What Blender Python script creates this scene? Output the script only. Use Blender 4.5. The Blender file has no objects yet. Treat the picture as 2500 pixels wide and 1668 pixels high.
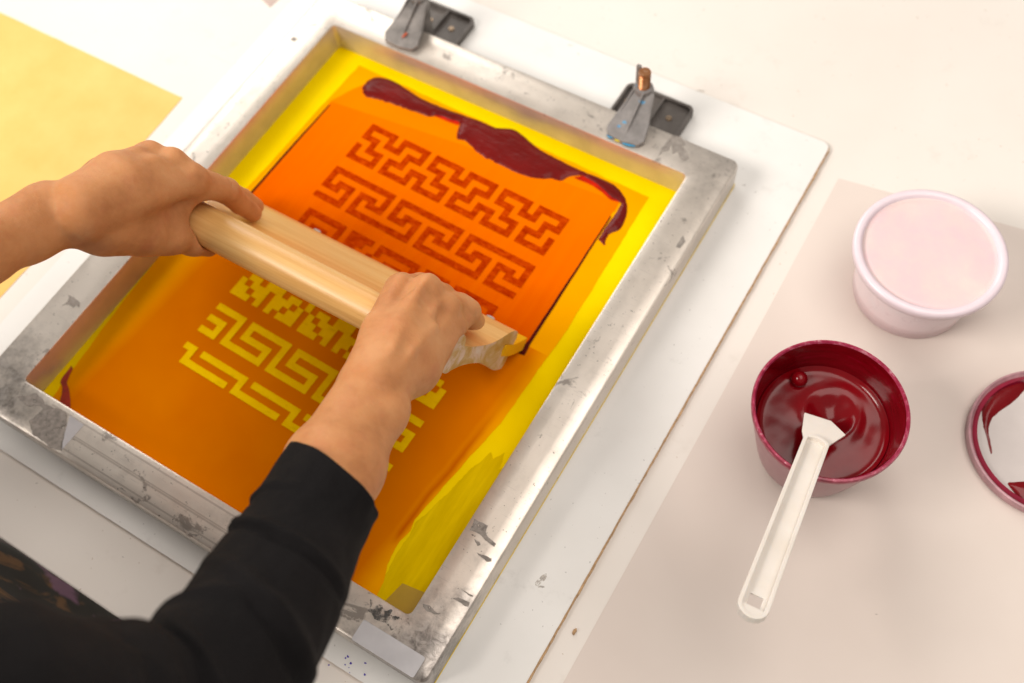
import bpy, bmesh, math, random
import numpy as np
from mathutils import Vector, Matrix, noise
from mathutils.geometry import tessellate_polygon
random.seed(7)
sc = bpy.context.scene
COL = sc.collection

# ------------------------------------------------------------------ camera model
F = 1.0101321964742112 * 2500; CX, CY = 1250.0, 834.0
RX, RY, RZ = 0.4808659521875083, 0.06083848472587598, 0.5395693500943345
CP = np.array([0.5930342686075544, -0.04776157612979134, 0.7557909021648402])
def rot(a, b, c):
    ca, sa, cb, sb, cc, s_ = math.cos(a), math.sin(a), math.cos(b), math.sin(b), math.cos(c), math.sin(c)
    return np.array([[cc, -s_, 0], [s_, cc, 0], [0, 0, 1]]) @ np.array([[cb, 0, sb], [0, 1, 0], [-sb, 0, cb]]) @ np.array([[1, 0, 0], [0, ca, -sa], [0, sa, ca]])
RM = rot(RX, RY, RZ)
def un(u, v, z):                       # point of the photo's pixel grid (2500x1668) at height z
    d = RM @ np.array([(u - CX) / F, -(v - CY) / F, -1.0])
    return CP + (z - CP[2]) / d[2] * d
def unx(u, v, x):
    d = RM @ np.array([(u - CX) / F, -(v - CY) / F, -1.0])
    return CP + (x - CP[0]) / d[0] * d
def pr(X):
    q = (np.array(X) - CP) @ RM
    return CX + F * q[0] / -q[2], CY - F * q[1] / -q[2]
def dist(X): return float(-(((np.array(X) - CP) @ RM)[2]))

cam = bpy.data.cameras.new('camera'); co = bpy.data.objects.new('camera', cam); COL.objects.link(co)
co.matrix_world = Matrix([[*RM[0], CP[0]], [*RM[1], CP[1]], [*RM[2], CP[2]], [0, 0, 0, 1]])
cam.sensor_fit = 'HORIZONTAL'; cam.sensor_width = 36.0; cam.lens = 36.0 * F / 2500
cam.clip_start = 0.01; cam.clip_end = 50
cam.dof.use_dof = True; cam.dof.focus_distance = 0.70; cam.dof.aperture_fstop = 4.6
sc.camera = co

# ------------------------------------------------------------------ object helpers
def tag(o, label=None, cat=None, group=None, kind=None):
    if label: o['label'] = label
    if cat: o['category'] = cat
    if group: o['group'] = group
    if kind: o['kind'] = kind
    return o
def empty(name, loc, label, cat, group=None):
    o = bpy.data.objects.new(name, None); COL.objects.link(o); o.location = loc
    o.empty_display_size = 0.02
    bpy.context.view_layer.update()
    return tag(o, label, cat, group)
def link(name, me, mat, parent=None, smooth=False):
    o = bpy.data.objects.new(name, me); COL.objects.link(o)
    if mat: me.materials.append(mat)
    if parent:
        o.parent = parent
        o.matrix_parent_inverse = world_mat(parent).inverted()
    if smooth:
        me.polygons.foreach_set('use_smooth', [True] * len(me.polygons))
    return o
def world_mat(o):
    m = o.matrix_basis.copy()
    if o.parent: m = world_mat(o.parent) @ o.matrix_parent_inverse @ m
    return m
def mesh(name, vs, fs, mat, parent=None, smooth=False):
    me = bpy.data.meshes.new(name); me.from_pydata([tuple(map(float, v)) for v in vs], [], fs); me.validate(); me.update()
    return link(name, me, mat, parent, smooth)
def from_bm(name, bm, mat, parent=None, smooth=False):
    bmesh.ops.recalc_face_normals(bm, faces=bm.faces)
    me = bpy.data.meshes.new(name); bm.to_mesh(me); bm.free()
    return link(name, me, mat, parent, smooth)
def smooth_angle(o, deg=35):
    me = o.data
    me.polygons.foreach_set('use_smooth', [True] * len(me.polygons))
    try: me.set_sharp_from_angle(angle=math.radians(deg))
    except Exception: pass
def box(bm, x0, x1, y0, y1, z0, z1):
    v = [bm.verts.new(p) for p in ((x0, y0, z0), (x1, y0, z0), (x1, y1, z0), (x0, y1, z0), (x0, y0, z1), (x1, y0, z1), (x1, y1, z1), (x0, y1, z1))]
    for f in ((0, 3, 2, 1), (4, 5, 6, 7), (0, 1, 5, 4), (1, 2, 6, 5), (2, 3, 7, 6), (3, 0, 4, 7)): bm.faces.new([v[i] for i in f])
    return v
def densify(pts, step):
    out = []
    n = len(pts)
    for i in range(n):
        a = np.array(pts[i], float); b = np.array(pts[(i + 1) % n], float)
        k = max(1, int(np.linalg.norm(b - a) / step))
        for j in range(k): out.append(a + (b - a) * j / k)
    return out
def catmull(pts, k=6, closed=True):
    P = [np.array(p, float) for p in pts]; n = len(P); out = []
    for i in range(n if closed else n - 1):
        if closed: p0, p1, p2, p3 = P[(i - 1) % n], P[i], P[(i + 1) % n], P[(i + 2) % n]
        else: p0, p1, p2, p3 = P[max(i - 1, 0)], P[i], P[i + 1], P[min(i + 2, n - 1)]
        for j in range(k):
            t = j / k
            out.append(0.5 * ((2 * p1) + (-p0 + p2) * t + (2 * p0 - 5 * p1 + 4 * p2 - p3) * t * t + (-p0 + 3 * p1 - 3 * p2 + p3) * t ** 3))
    if not closed: out.append(P[-1])
    return out
def jit(p, amp, sc_=90.0, seed=0):
    v = noise.noise_vector(Vector((p[0] * sc_ + seed, p[1] * sc_, seed * 1.7)))
    w = noise.noise_vector(Vector((p[0] * sc_ * 4 + seed, p[1] * sc_ * 4, seed * 2.3)))
    return np.array([p[0] + (v.x + .5 * w.x) * amp, p[1] + (v.y + .5 * w.y) * amp])
def sheet(name, pts, z, mat, parent=None, amp=0.0, step=0.002, seed=0, thick=0.0, nscale=90.0):
    P = densify(pts, step) if amp > 0 else [np.array(p, float) for p in pts]
    if amp > 0: P = [jit(p, amp, nscale, seed) for p in P]
    if thick <= 0:
        tris = tessellate_polygon([[Vector((p[0], p[1], 0)) for p in P]])
        o = mesh(name, [(p[0], p[1], z) for p in P], [tuple(t) for t in tris], mat, parent)
        bm = bmesh.new(); bm.from_mesh(o.data)
        for f in bm.faces:
            if f.normal.z < 0: f.normal_flip()
        bm.to_mesh(o.data); bm.free(); return o
    bm = bmesh.new()
    tris = tessellate_polygon([[Vector((p[0], p[1], 0)) for p in P]])
    t = [bm.verts.new((p[0], p[1], z + thick)) for p in P]; b = [bm.verts.new((p[0], p[1], z)) for p in P]
    for f in tris:
        try: bm.faces.new([t[i] for i in f]); bm.faces.new([b[i] for i in reversed(f)])
        except ValueError: pass
    n = len(P)
    for i in range(n): bm.faces.new([t[i], b[i], b[(i + 1) % n], t[(i + 1) % n]])
    return from_bm(name, bm, mat, parent)
def lathe(name, prof, c, mat, parent=None, n=96, smooth=True, close=False, wob=0.0):
    vs, fs = [], []
    m = len(prof)
    for i, (r, z) in enumerate(prof):
        for j in range(n):
            a = 2 * math.pi * j / n
            rr = r * (1 + wob * math.sin(3 * a + 1.0) + wob * .6 * math.sin(5 * a))
            vs.append((c[0] + rr * math.cos(a), c[1] + rr * math.sin(a), z))
    for i in range(m - 1):
        for j in range(n):
            fs.append((i * n + j, i * n + (j + 1) % n, (i + 1) * n + (j + 1) % n, (i + 1) * n + j))
    if close:
        fs.append(tuple(range(n))[::-1]); fs.append(tuple((m - 1) * n + j for j in range(n)))
    o = mesh(name, vs, fs, mat, parent)
    bm = bmesh.new(); bm.from_mesh(o.data); bmesh.ops.remove_doubles(bm, verts=bm.verts, dist=1e-6); bmesh.ops.recalc_face_normals(bm, faces=bm.faces); bm.to_mesh(o.data); bm.free()
    if smooth: smooth_angle(o, 50)
    return o
def tube(bm, pts, radii, n=16, cap=True, ell=None):
    P = [Vector(map(float, p)) for p in pts]; rings = []
    up = Vector((0, 0, 1))
    for i, p in enumerate(P):
        d = (P[min(i + 1, len(P) - 1)] - P[max(i - 1, 0)]).normalized()
        if abs(d.dot(up)) > .95: up = Vector((1, 0, 0))
        s = d.cross(up).normalized(); t = s.cross(d).normalized()
        r = radii[i] if hasattr(radii, '__len__') else radii
        e = ell if ell else 1.0
        rings.append([bm.verts.new(p + s * math.cos(2 * math.pi * j / n) * r + t * math.sin(2 * math.pi * j / n) * r * e) for j in range(n)])
    for a, b in zip(rings, rings[1:]):
        for j in range(n): bm.faces.new([a[j], a[(j + 1) % n], b[(j + 1) % n], b[j]])
    if cap:
        bm.faces.new(rings[0][::-1]); bm.faces.new(rings[-1])
    return rings
def bevel_obj(o, w, seg=2, ang=30):
    m = o.modifiers.new('bevel', 'BEVEL'); m.width = w; m.segments = seg; m.limit_method = 'ANGLE'; m.angle_limit = math.radians(ang)
    return o

# ------------------------------------------------------------------ material helpers
class M:
    def __init__(s, name, base=(.8, .8, .8), rough=.5, metal=0, **kw):
        s.m = bpy.data.materials.new(name); s.m.use_nodes = True; s.nt = s.m.node_tree
        s.b = s.nt.nodes['Principled BSDF']
        s.b.inputs['Base Color'].default_value = (*base, 1); s.b.inputs['Roughness'].default_value = rough; s.b.inputs['Metallic'].default_value = metal
        for k, v in kw.items(): s.b.inputs[k.replace('_', ' ')].default_value = v
        s.col = None; s.height = None
        s.geo = s.nt.nodes.new('ShaderNodeNewGeometry').outputs['Position']
    def n(s, t, **kw):
        x = s.nt.nodes.new(t)
        for k, v in kw.items(): setattr(x, k, v)
        return x
    def l(s, a, b): s.nt.links.new(a, b)
    def mapping(s, scale=(1, 1, 1), rz=0.0, loc=(0, 0, 0)):
        x = s.n('ShaderNodeMapping'); x.inputs['Scale'].default_value = scale; x.inputs['Rotation'].default_value = (0, 0, rz); x.inputs['Location'].default_value = loc
        s.l(s.geo, x.inputs['Vector']); return x.outputs[0]
    def noise(s, scale, detail=4, rough=.55, vec=None, dist=0.0):
        x = s.n('ShaderNodeTexNoise'); x.inputs['Scale'].default_value = scale; x.inputs['Detail'].default_value = detail; x.inputs['Roughness'].default_value = rough; x.inputs['Distortion'].default_value = dist
        s.l(vec if vec is not None else s.geo, x.inputs['Vector']); return x.outputs['Fac']
    def ramp(s, fac, stops):
        x = s.n('ShaderNodeValToRGB'); e = x.color_ramp.elements
        while len(e) < len(stops): e.new(.5)
        for i, (p, c) in enumerate(stops):
            e[i].position = p; e[i].color = (c, c, c, 1) if not hasattr(c, '__len__') else (*c, 1)
        s.l(fac, x.inputs[0]); return x.outputs[0]
    def math(s, op, a, b=0.0, c=None, clamp=False):
        x = s.n('ShaderNodeMath', operation=op, use_clamp=clamp)
        for i, v in enumerate((a, b, c)):
            if v is None: continue
            if isinstance(v, (int, float)): x.inputs[i].default_value = v
            else: s.l(v, x.inputs[i])
        return x.outputs[0]
    def xyz(s):
        x = s.n('ShaderNodeSeparateXYZ'); s.l(s.geo, x.inputs[0]); return x.outputs
    def mix(s, fac, a, b):
        x = s.n('ShaderNodeMix', data_type='RGBA')
        if isinstance(fac, (int, float)): x.inputs[0].default_value = fac
        else: s.l(fac, x.inputs[0])
        for i, v in ((6, a), (7, b)):
            if isinstance(v, tuple): x.inputs[i].default_value = (*v, 1)
            else: s.l(v, x.inputs[i])
        return x.outputs[2]
    def base(s, c): s.l(c, s.b.inputs['Base Color']); return s
    def rough(s, f, lo, hi):
        x = s.n('ShaderNodeMapRange'); x.inputs[3].default_value = lo; x.inputs[4].default_value = hi; s.l(f, x.inputs[0]); s.l(x.outputs[0], s.b.inputs['Roughness']); return s
    def bump(s, h, strength=.3, distance=.001):
        x = s.n('ShaderNodeBump'); x.inputs['Strength'].default_value = strength; x.inputs['Distance'].default_value = distance
        s.l(h, x.inputs['Height']); s.l(x.outputs[0], s.b.inputs['Normal']); return s

def mat_plain(name, base, rough=.5, metal=0, var=.08, scale=40, bump=0.0, **kw):
    m = M(name, base, rough, metal, **kw)
    f = m.noise(scale, 5)
    lo = tuple(max(0, c * (1 - var)) for c in base); hi = tuple(min(1, c * (1 + var)) for c in base)
    m.base(m.ramp(f, [(.3, lo), (.7, hi)]))
    if bump: m.bump(m.noise(scale * 6, 4), bump, .0005)
    return m.m

# table: off-white laminate, smudged
t = M('table_laminate', rough=.45)
f = t.noise(5, 4); g = t.noise(260, 2)
c = t.ramp(f, [(.3, (.77, .715, .66)), (.7, (.82, .77, .72))])
sp = t.ramp(g, [(.255, 0.0), (.27, 1.0)])
ls = t.ramp(t.noise(1.0, 3, .6, vec=t.mapping((4, 330, 10), rz=.5)), [(.235, 1.0), (.25, 0.0)]); c = t.mix(t.math('MULTIPLY', ls, .25), c, (.48, .42, .36)); sm = t.ramp(t.noise(11, 6, .72), [(.30, .25), (.42, 0.0)]); c = t.mix(sm, c, (.52, .45, .38))
t.base(t.mix(sp, (.55, .46, .38), c)); t.rough(t.noise(30, 3), .38, .55); t.bump(t.noise(900, 2), .05, .0003)
M_TABLE = t.m
t = M('board_white', rough=.4)
c = t.ramp(t.noise(9, 5), [(.3, (.77, .755, .73)), (.7, (.84, .83, .81))])
sm = t.ramp(t.noise(24, 6, .7), [(.30, 1.0), (.40, 0.0)])
c = t.mix(t.math('MULTIPLY', sm, .22), c, (.42, .40, .38))
sp = t.ramp(t.noise(330, 2), [(.255, 1.0), (.27, 0.0)]); ls = t.ramp(t.noise(1.0, 3, .6, vec=t.mapping((300, 5, 10), rz=.3)), [(.24, 1.0), (.255, 0.0)]); c = t.mix(t.math('MULTIPLY', ls, .3), c, (.42, .40, .38))
t.base(t.mix(t.math('MULTIPLY', sp, .6), c, (.2, .18, .17))); t.rough(t.noise(40, 3), .3, .5)
M_BOARD = t.m
M_SCUFF = mat_plain('scuff_grey', (.50, .45, .40), .6, var=.3, scale=300)
M_MDF = mat_plain('board_core_brown', (.50, .31, .16), .8, var=.3, scale=300, bump=.5)
# aluminium
def alu(name, groove=False, clean=False):
    t = M(name, rough=.38, metal=.72)
    base = t.ramp(t.noise(11, 4, .5), [(.28, (.64, .575, .505)), (.50, (.73, .66, .59)), (.72, (.79, .725, .655))])
    br = t.ramp(t.noise(1.0, 4, .7, vec=t.mapping((60, 60, 900), rz=.0)), [(.35, .22), (.5, 0.0)]); base = t.mix(br, base, (.42, .38, .34))
    v = t.mapping((260, 260, 260), rz=.6)
    scr = t.ramp(t.noise(1.0, 3, vec=t.mapping((40, 900, 40), rz=.9)), [(.30, 0.0), (.35, 1.0), (.64, 1.0), (.70, .4)])
    base = t.mix(t.math('MULTIPLY', t.math('SUBTRACT', 1.0, scr), .35), base, (.40, .36, .33))
    blot = t.ramp(t.noise(34, 7, .72, dist=.6), [(.365, 1.0), (.40, 0.0)])
    base = t.mix(t.math('MULTIPLY', blot, .7), base, (.22, .19, .17))
    fk = t.ramp(t.noise(420, 2, .5), [(.272, 1.0), (.292, 0.0)]); base = t.mix(t.math('MULTIPLY', fk, .85), base, (.13, .11, .10))
    fk2 = t.ramp(t.noise(1.0, 3, .6, vec=t.mapping((500, 60, 200), rz=-.5)), [(.27, 1.0), (.30, 0.0)]); base = t.mix(t.math('MULTIPLY', fk2, .6), base, (.25, .22, .19))
    # thicker stains near the four welded corners
    x, y, z = t.xyz()
    dx = t.math('SUBTRACT', t.math('ABSOLUTE', t.math('SUBTRACT', x, .2214)), .2214)
    dy = t.math('SUBTRACT', t.math('ABSOLUTE', t.math('SUBTRACT', y, .25)), .25)
    d = t.math('ADD', t.math('ABSOLUTE', dx), t.math('ABSOLUTE', dy))
    cm = t.ramp(t.math('ADD', t.math('MULTIPLY', d, 4.6), t.math('MULTIPLY', t.noise(50, 6, .7), .9)), [(.55, 1.0), (.90, 0.0)])
    south = t.ramp(t.math('ADD', t.math('MULTIPLY', y, -1.0), .35), [(.0, .35), (.3, 1.0)])
    cm = t.math('MULTIPLY', t.math('MULTIPLY', cm, south), .95)
    base = t.mix(cm, base, t.ramp(t.noise(120, 5, .7, dist=1.0), [(.35, (.13, .115, .105)), (.6, (.40, .365, .34))]))
    if groove:
        # extrusion lines along the front bar
        for yy, w in ((.0055, .0006), (.0160, .0007), (.0176, .0005), (.0292, .0007)):
            g = t.math('LESS_THAN', t.math('ABSOLUTE', t.math('SUBTRACT', y, yy)), w)
            lim = t.math('MULTIPLY', t.math('LESS_THAN', t.math('ABSOLUTE', t.math('SUBTRACT', x, .215)), .145), g)
            base = t.mix(t.math('MULTIPLY', lim, .55), base, (.36, .31, .27))
    t.base(base)
    t.rough(t.noise(60, 4), .27, .43)
    t.bump(t.math('ADD', t.noise(700, 3), t.math('MULTIPLY', scr, .3)), .12, .0004)
    return t.m
M_ALU = alu('aluminium_worn', groove=True)
M_RESID = mat_plain('glue_residue', (.27, .24, .215), .7, var=.3, scale=260, bump=.4)
def speckle(mt, sc_, lo, hi):
    nt = mt.node_tree; b = nt.nodes['Principled BSDF']; g = nt.nodes.new('ShaderNodeNewGeometry'); n_ = nt.nodes.new('ShaderNodeTexNoise'); n_.inputs['Scale'].default_value = sc_; n_.inputs['Detail'].default_value = 6; n_.inputs['Roughness'].default_value = .7
    r = nt.nodes.new('ShaderNodeValToRGB'); r.color_ramp.elements[0].position = lo; r.color_ramp.elements[1].position = hi
    nt.links.new(g.outputs['Position'], n_.inputs['Vector']); nt.links.new(n_.outputs['Fac'], r.inputs[0]); nt.links.new(r.outputs[0], b.inputs['Alpha'])
speckle(M_RESID, 170, .36, .42); speckle(M_SCUFF, 420, .42, .62)
M_TAPE = mat_plain('clear_tape', (.66, .65, .68), .25, var=.06, scale=50, Alpha=.55)
M_STICK = mat_plain('grey_sticker', (.56, .55, .57), .35, metal=.3, var=.07, scale=60)
# fabric and stencil
t = M('screen_fabric_yellow', rough=.45)
t.base(t.ramp(t.noise(14, 4), [(.3, (.86, .60, .000)), (.7, (.93, .69, .002))])); t.bump(t.noise(1500, 1), .15, .0002)
t.b.inputs['Specular IOR Level'].default_value = .0
M_FAB = t.m
def stencil(name):
    t = M(name, rough=.35); x, y, z = t.xyz()
    t.b.inputs['Specular IOR Level'].default_value = .0
    amber = t.ramp(t.noise(10, 3), [(.3, (.86, .335, .000)), (.7, (.92, .39, .000))])
    low = t.ramp(t.noise(9, 3), [(.3, (.64, .155, .000)), (.7, (.72, .20, .000))])
    # boundary on the right side, x as a function of y
    xb = t.math('ADD', t.math('MULTIPLY', y, .093), .3596)
    d = t.math('SUBTRACT', x, t.math('ADD', xb, t.math('MULTIPLY', t.math('SUBTRACT', t.noise(22, 3), .5), .006)))
    lowm = t.ramp(t.math('ADD', t.math('MULTIPLY', d, 25.0), .5), [(.15, 1.0), (.55, 0.0)])
    lft = t.ramp(t.math('ADD', t.math('MULTIPLY', t.math('SUBTRACT', x, t.math('ADD', t.math('MULTIPLY', y, .09), .036)), 30.0), t.math('MULTIPLY', t.noise(12, 3), .2)), [(.10, 0.0), (.75, 1.0)])
    ym = t.math('LESS_THAN', y, .27)
    m = t.math('MULTIPLY', t.math('MULTIPLY', lowm, lft), ym)
    c = t.mix(m, amber, low)
    st = t.math('ABSOLUTE', t.math('ADD', d, .007))
    stm = t.ramp(t.math('ADD', t.math('MULTIPLY', st, 150.0), t.math('MULTIPLY', t.noise(14, 2), .3)), [(.15, 1.0), (.75, 0.0)])
    yr = t.ramp(y, [(.05, 1.0), (.17, .8), (.21, .2), (.25, .0)])
    yl = t.ramp(y, [(.075, 0.0), (.085, 1.0)])
    c = t.mix(t.math('MULTIPLY', t.math('MULTIPLY', stm, yr), t.math('MULTIPLY', yl, .85)), c, (.52, .065, .0))
    t.base(c); t.bump(t.noise(1500, 1), .08, .0002)
    return t.m
M_STEN = stencil('stencil_emulsion')
t = M('ink_film_orange', rough=.5); t.b.inputs['Specular IOR Level'].default_value = .0
x, y, z = t.xyz()
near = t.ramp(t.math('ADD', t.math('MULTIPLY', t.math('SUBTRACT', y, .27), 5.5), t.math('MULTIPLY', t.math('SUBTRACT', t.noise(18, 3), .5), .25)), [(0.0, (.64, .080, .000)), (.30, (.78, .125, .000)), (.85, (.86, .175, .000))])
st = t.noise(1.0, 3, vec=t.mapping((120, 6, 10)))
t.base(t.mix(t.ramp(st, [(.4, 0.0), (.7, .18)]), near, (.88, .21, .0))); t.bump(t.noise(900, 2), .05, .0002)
M_FILM = t.m
M_FLOOD = mat_plain('flood_film_orange', (.88, .215, .000), .6, var=.05, scale=12); M_FLOOD.node_tree.nodes['Principled BSDF'].inputs['Specular IOR Level'].default_value = 0
t = M('pattern_inked', rough=.4); t.b.inputs['Specular IOR Level'].default_value = .0
t.base(t.ramp(t.noise(1.0, 5, .7, vec=t.mapping((130, 260, 90), rz=-.03)), [(.30, (.32, .016, .000)), (.48, (.44, .034, .000)), (.66, (.60, .068, .001))])); M_PINK = t.m
t = M('pattern_open_mesh', rough=.5); t.b.inputs['Specular IOR Level'].default_value = .0
v = t.mapping((90, 420, 90), rz=-.03)
lines = t.ramp(t.noise(1.0, 4, .6, vec=v), [(.30, 1.0), (.42, 0.0)])
pc = t.ramp(t.noise(90, 4), [(.3, (.86, .53, .000)), (.7, (.92, .61, .002))])
t.base(t.mix(t.math('MULTIPLY', lines, .4), pc, (.62, .34, .0))); M_POPEN = t.m
# inks
def ink(name, base=(.20, .003, .010), rough=.16, bmp=.05, coat=.6):
    t = M(name, base, rough); t.b.inputs['Coat Weight'].default_value = coat; t.b.inputs['Coat Roughness'].default_value = .08
    t.base(t.ramp(t.noise(30, 4), [(.3, tuple(c * .8 for c in base)), (.7, tuple(c * 1.25 for c in base))]))
    t.bump(t.noise(140, 3), bmp, .0008); return t.m
M_INK = ink('maroon_ink', (.14, .005, .004), .30, 0.0, .03); M_INK.node_tree.nodes['Principled BSDF'].inputs['Specular IOR Level'].default_value = .16
M_INKPOT = ink('crimson_ink', (.17, .001, .004), .16, .03, .0); M_INKPOT.node_tree.nodes['Principled BSDF'].inputs['Specular IOR Level'].default_value = .34
M_INKTHIN = mat_plain('thin_red_ink', (.50, .012, .001), .7, var=.35, scale=120)
M_LINE = mat_plain('dark_ink_line', (.07, .003, .001), .7, var=.3, scale=100)
for q_ in (M_LINE, M_INKTHIN): q_.node_tree.nodes['Principled BSDF'].inputs['Specular IOR Level'].default_value = .08
# plastics
M_POTW = None
t = M('pot_plastic_stained', rough=.35); t.b.inputs['Subsurface Weight'].default_value = .15; t.b.inputs['Subsurface Radius'].default_value = (.01, .006, .006)
x, y, z = t.xyz()
t.base(t.ramp(t.math('ADD', t.math('MULTIPLY', z, 9.0), t.math('MULTIPLY', t.noise(40, 4), .25)), [(.05, (.42, .26, .27)), (.55, (.36, .17, .19)), (.9, (.40, .20, .23))])); M_POTSTAIN = t.m
t = M('pot_rim_stained', rough=.3)
t.base(t.ramp(t.noise(1.0, 6, .75, vec=t.mapping((150, 150, 400))), [(.40, (.24, .004, .03)), (.55, (.36, .03, .08)), (.70, (.60, .33, .36))])); M_RIMST = t.m
t = M('pot_inner_wall', rough=.18); t.b.inputs['Coat Weight'].default_value = .5
t.base(t.ramp(t.noise(1.0, 5, .65, vec=t.mapping((50, 50, 300))), [(.35, (.13, .001, .003)), (.6, (.19, .001, .006)), (.75, (.27, .006, .03))])); t.bump(t.noise(90, 3), .2, .0006); M_POTIN = t.m
t = M('lid_pink', rough=.38); t.b.inputs['Subsurface Weight'].default_value = .2; t.b.inputs['Subsurface Radius'].default_value = (.01, .006, .006)
t.base(t.ramp(t.noise(32, 4, .6), [(.35, (.78, .57, .60)), (.55, (.78, .61, .60)), (.75, (.78, .665, .62))])); M_LIDP = t.m
M_RIMW = mat_plain('pot_rim_milky', (.78, .66, .72), .28, var=.03, scale=60)
t = M('pot_wall_milky', rough=.3); t.b.inputs['Subsurface Weight'].default_value = .3; t.b.inputs['Subsurface Radius'].default_value = (.01, .006, .006)
x, y, z = t.xyz()
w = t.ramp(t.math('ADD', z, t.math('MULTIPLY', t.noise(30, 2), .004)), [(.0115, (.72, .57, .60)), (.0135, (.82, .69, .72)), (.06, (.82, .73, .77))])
cr = t.ramp(t.math('ABSOLUTE', t.math('SUBTRACT', t.noise(24, 4, .6), .5)), [(.0, 1.0), (.012, 0.0)])
t.base(t.mix(t.math('MULTIPLY', cr, .22), w, (.55, .38, .42))); M_POTMILK = t.m
M_LIDC = mat_plain('lid_clear_white', (.66, .60, .58), .25, var=.04, scale=40)
t = M('spatula_plastic', rough=.38); t.b.inputs['Subsurface Weight'].default_value = .25; t.b.inputs['Subsurface Radius'].default_value = (.01, .008, .006)
c = t.ramp(t.noise(40, 4), [(.35, (.76, .70, .635)), (.7, (.81, .755, .70))]); t.base(c); M_SPAT = t.m
# wood
t = M('squeegee_wood', rough=.38); t.b.inputs['Coat Weight'].default_value = .15; t.b.inputs['Coat Roughness'].default_value = .3
v = t.mapping((5, 130, 130)); g1 = t.noise(1.0, 6, .6, vec=v, dist=.4)
v2 = t.mapping((14, 700, 700)); g2 = t.noise(1.0, 3, .5, vec=v2)
c = t.ramp(g1, [(.28, (.66, .345, .095)), (.45, (.76, .435, .145)), (.6, (.83, .52, .20)), (.78, (.72, .40, .12))])
fl = t.ramp(t.noise(1.0, 2, vec=t.mapping((60, 900, 900))), [(.25, 1.0), (.29, 0.0)])
c = t.mix(t.math('MULTIPLY', fl, .35), c, (.33, .15, .04))
t.base(t.mix(t.ramp(g2, [(.3, .25), (.6, 0.0)]), c, (.55, .27, .07))); t.bump(g2, .12, .0004); M_WOOD = t.m
t = M('end_grain_paint', rough=.55)
t.base(t.ramp(t.noise(42, 5, .6, dist=.8), [(.40, (.50, .26, .055)), (.50, (.56, .36, .16)), (.57, (.66, .46, .34)), (.7, (.70, .56, .46))])); t.bump(t.noise(160, 5), .7, .001); M_ENDG = t.m
t = M('blade_polyurethane', rough=.3, base=(.80, .44, .01)); t.b.inputs['Subsurface Weight'].default_value = .4; t.b.inputs['Subsurface Radius'].default_value = (.01, .006, .001); M_BLADE = t.m
# clamps
t = M('clamp_plastic_grey', rough=.5)
c = t.ramp(t.noise(60, 6, .7), [(.3, (.075, .063, .056)), (.6, (.115, .10, .09)), (.78, (.17, .15, .14))])
t.base(c); t.bump(t.noise(300, 4), .35, .0005); M_CLAMP = t.m
t = M('clamp_jaw_grey', rough=.5)
c = t.ramp(t.noise(70, 6, .7), [(.3, (.16, .15, .145)), (.6, (.24, .225, .22)), (.78, (.33, .31, .30))])
x, y, z = t.xyz()
dots = t.ramp(t.noise(120, 2), [(.70, 0.0), (.73, 1.0)])
hue = t.ramp(t.noise(60, 1), [(.42, (.02, .16, .55)), (.5, (.02, .03, .16)), (.58, (.10, .3, .5))])
t.base(t.mix(dots, c, hue)); t.bump(t.noise(300, 4), .35, .0005); M_JAW = t.m
M_JAW1 = mat_plain('clamp_jaw_plain', (.20, .185, .175), .5, var=.4, scale=70, bump=.35)
M_CYAN = mat_plain('cyan_paint', (.02, .33, .62), .4, var=.5, scale=150)
M_YELP = mat_plain('yellow_paint', (.75, .62, .02), .4)
M_REDP = mat_plain('red_paint', (.50, .09, .03), .5)
t = M('rusty_bolt', rough=.4, metal=.8)
t.base(t.ramp(t.noise(220, 5, .7), [(.35, (.28, .10, .035)), (.55, (.42, .20, .09)), (.7, (.50, .42, .36))])); M_BOLT = t.m
M_SCREW = mat_plain('screw_brass', (.46, .33, .22), .35, metal=.7, var=.3, scale=200)
# papers
t = M('yellow_paper', rough=.6)
c = t.ramp(t.noise(26, 5, .6), [(.3, (.80, .49, .125)), (.7, (.86, .55, .165))]); t.base(c); t.bump(t.noise(40, 4), .25, .002); M_YPAP = t.m
t = M('kraft_tissue', rough=.6)
c = t.ramp(t.noise(7, 4, .5), [(.3, (.68, .59, .535)), (.7, (.73, .645, .59))]); t.base(c); t.bump(t.noise(600, 3), .08, .0004); M_GPAP = t.m
M_CARD = mat_plain('grey_card', (.55, .42, .38), .6)
# person
t = M('skin', rough=.56); t.b.inputs['Specular IOR Level'].default_value = .28
t.b.inputs['Subsurface Weight'].default_value = .35; t.b.inputs['Subsurface Radius'].default_value = (.012, .004, .002); t.b.inputs['Subsurface Scale'].default_value = .6
c = t.ramp(t.noise(38, 5, .6), [(.30, (.47, .190, .070)), (.50, (.58, .255, .100)), (.72, (.64, .305, .130))])
red = t.ramp(t.noise(60, 3), [(.55, 0.0), (.75, .35)])
c = t.mix(red, c, (.50, .165, .075))
t.base(c)
vor = t.n('ShaderNodeTexVoronoi', feature='DISTANCE_TO_EDGE'); vor.inputs['Scale'].default_value = 650; t.l(t.geo, vor.inputs['Vector'])
cre = t.noise(1.0, 3, vec=t.mapping((300, 300, 300)))
t.bump(t.math('ADD', t.math('ADD', t.math('MULTIPLY', vor.outputs['Distance'], .5), cre), t.math('MULTIPLY', t.noise(1.0, 3, vec=t.mapping((90, 200, 90), rz=.5)), 1.5)), .35, .0007)
M_SKIN = t.m
M_NAIL = mat_plain('fingernail', (.66, .36, .27), .3, var=.05)
t = M('black_jersey', rough=.85); t.b.inputs['Specular IOR Level'].default_value = .18
c = t.ramp(t.noise(30, 5), [(.3, (.0042, .0034, .0038)), (.7, (.0075, .0062, .0068))]); t.base(c); t.bump(t.math('ADD', t.noise(1400, 2), t.math('MULTIPLY', t.noise(38, 5, .6), 5.0)), .7, .0008); M_SHIRT = t.m
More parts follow.
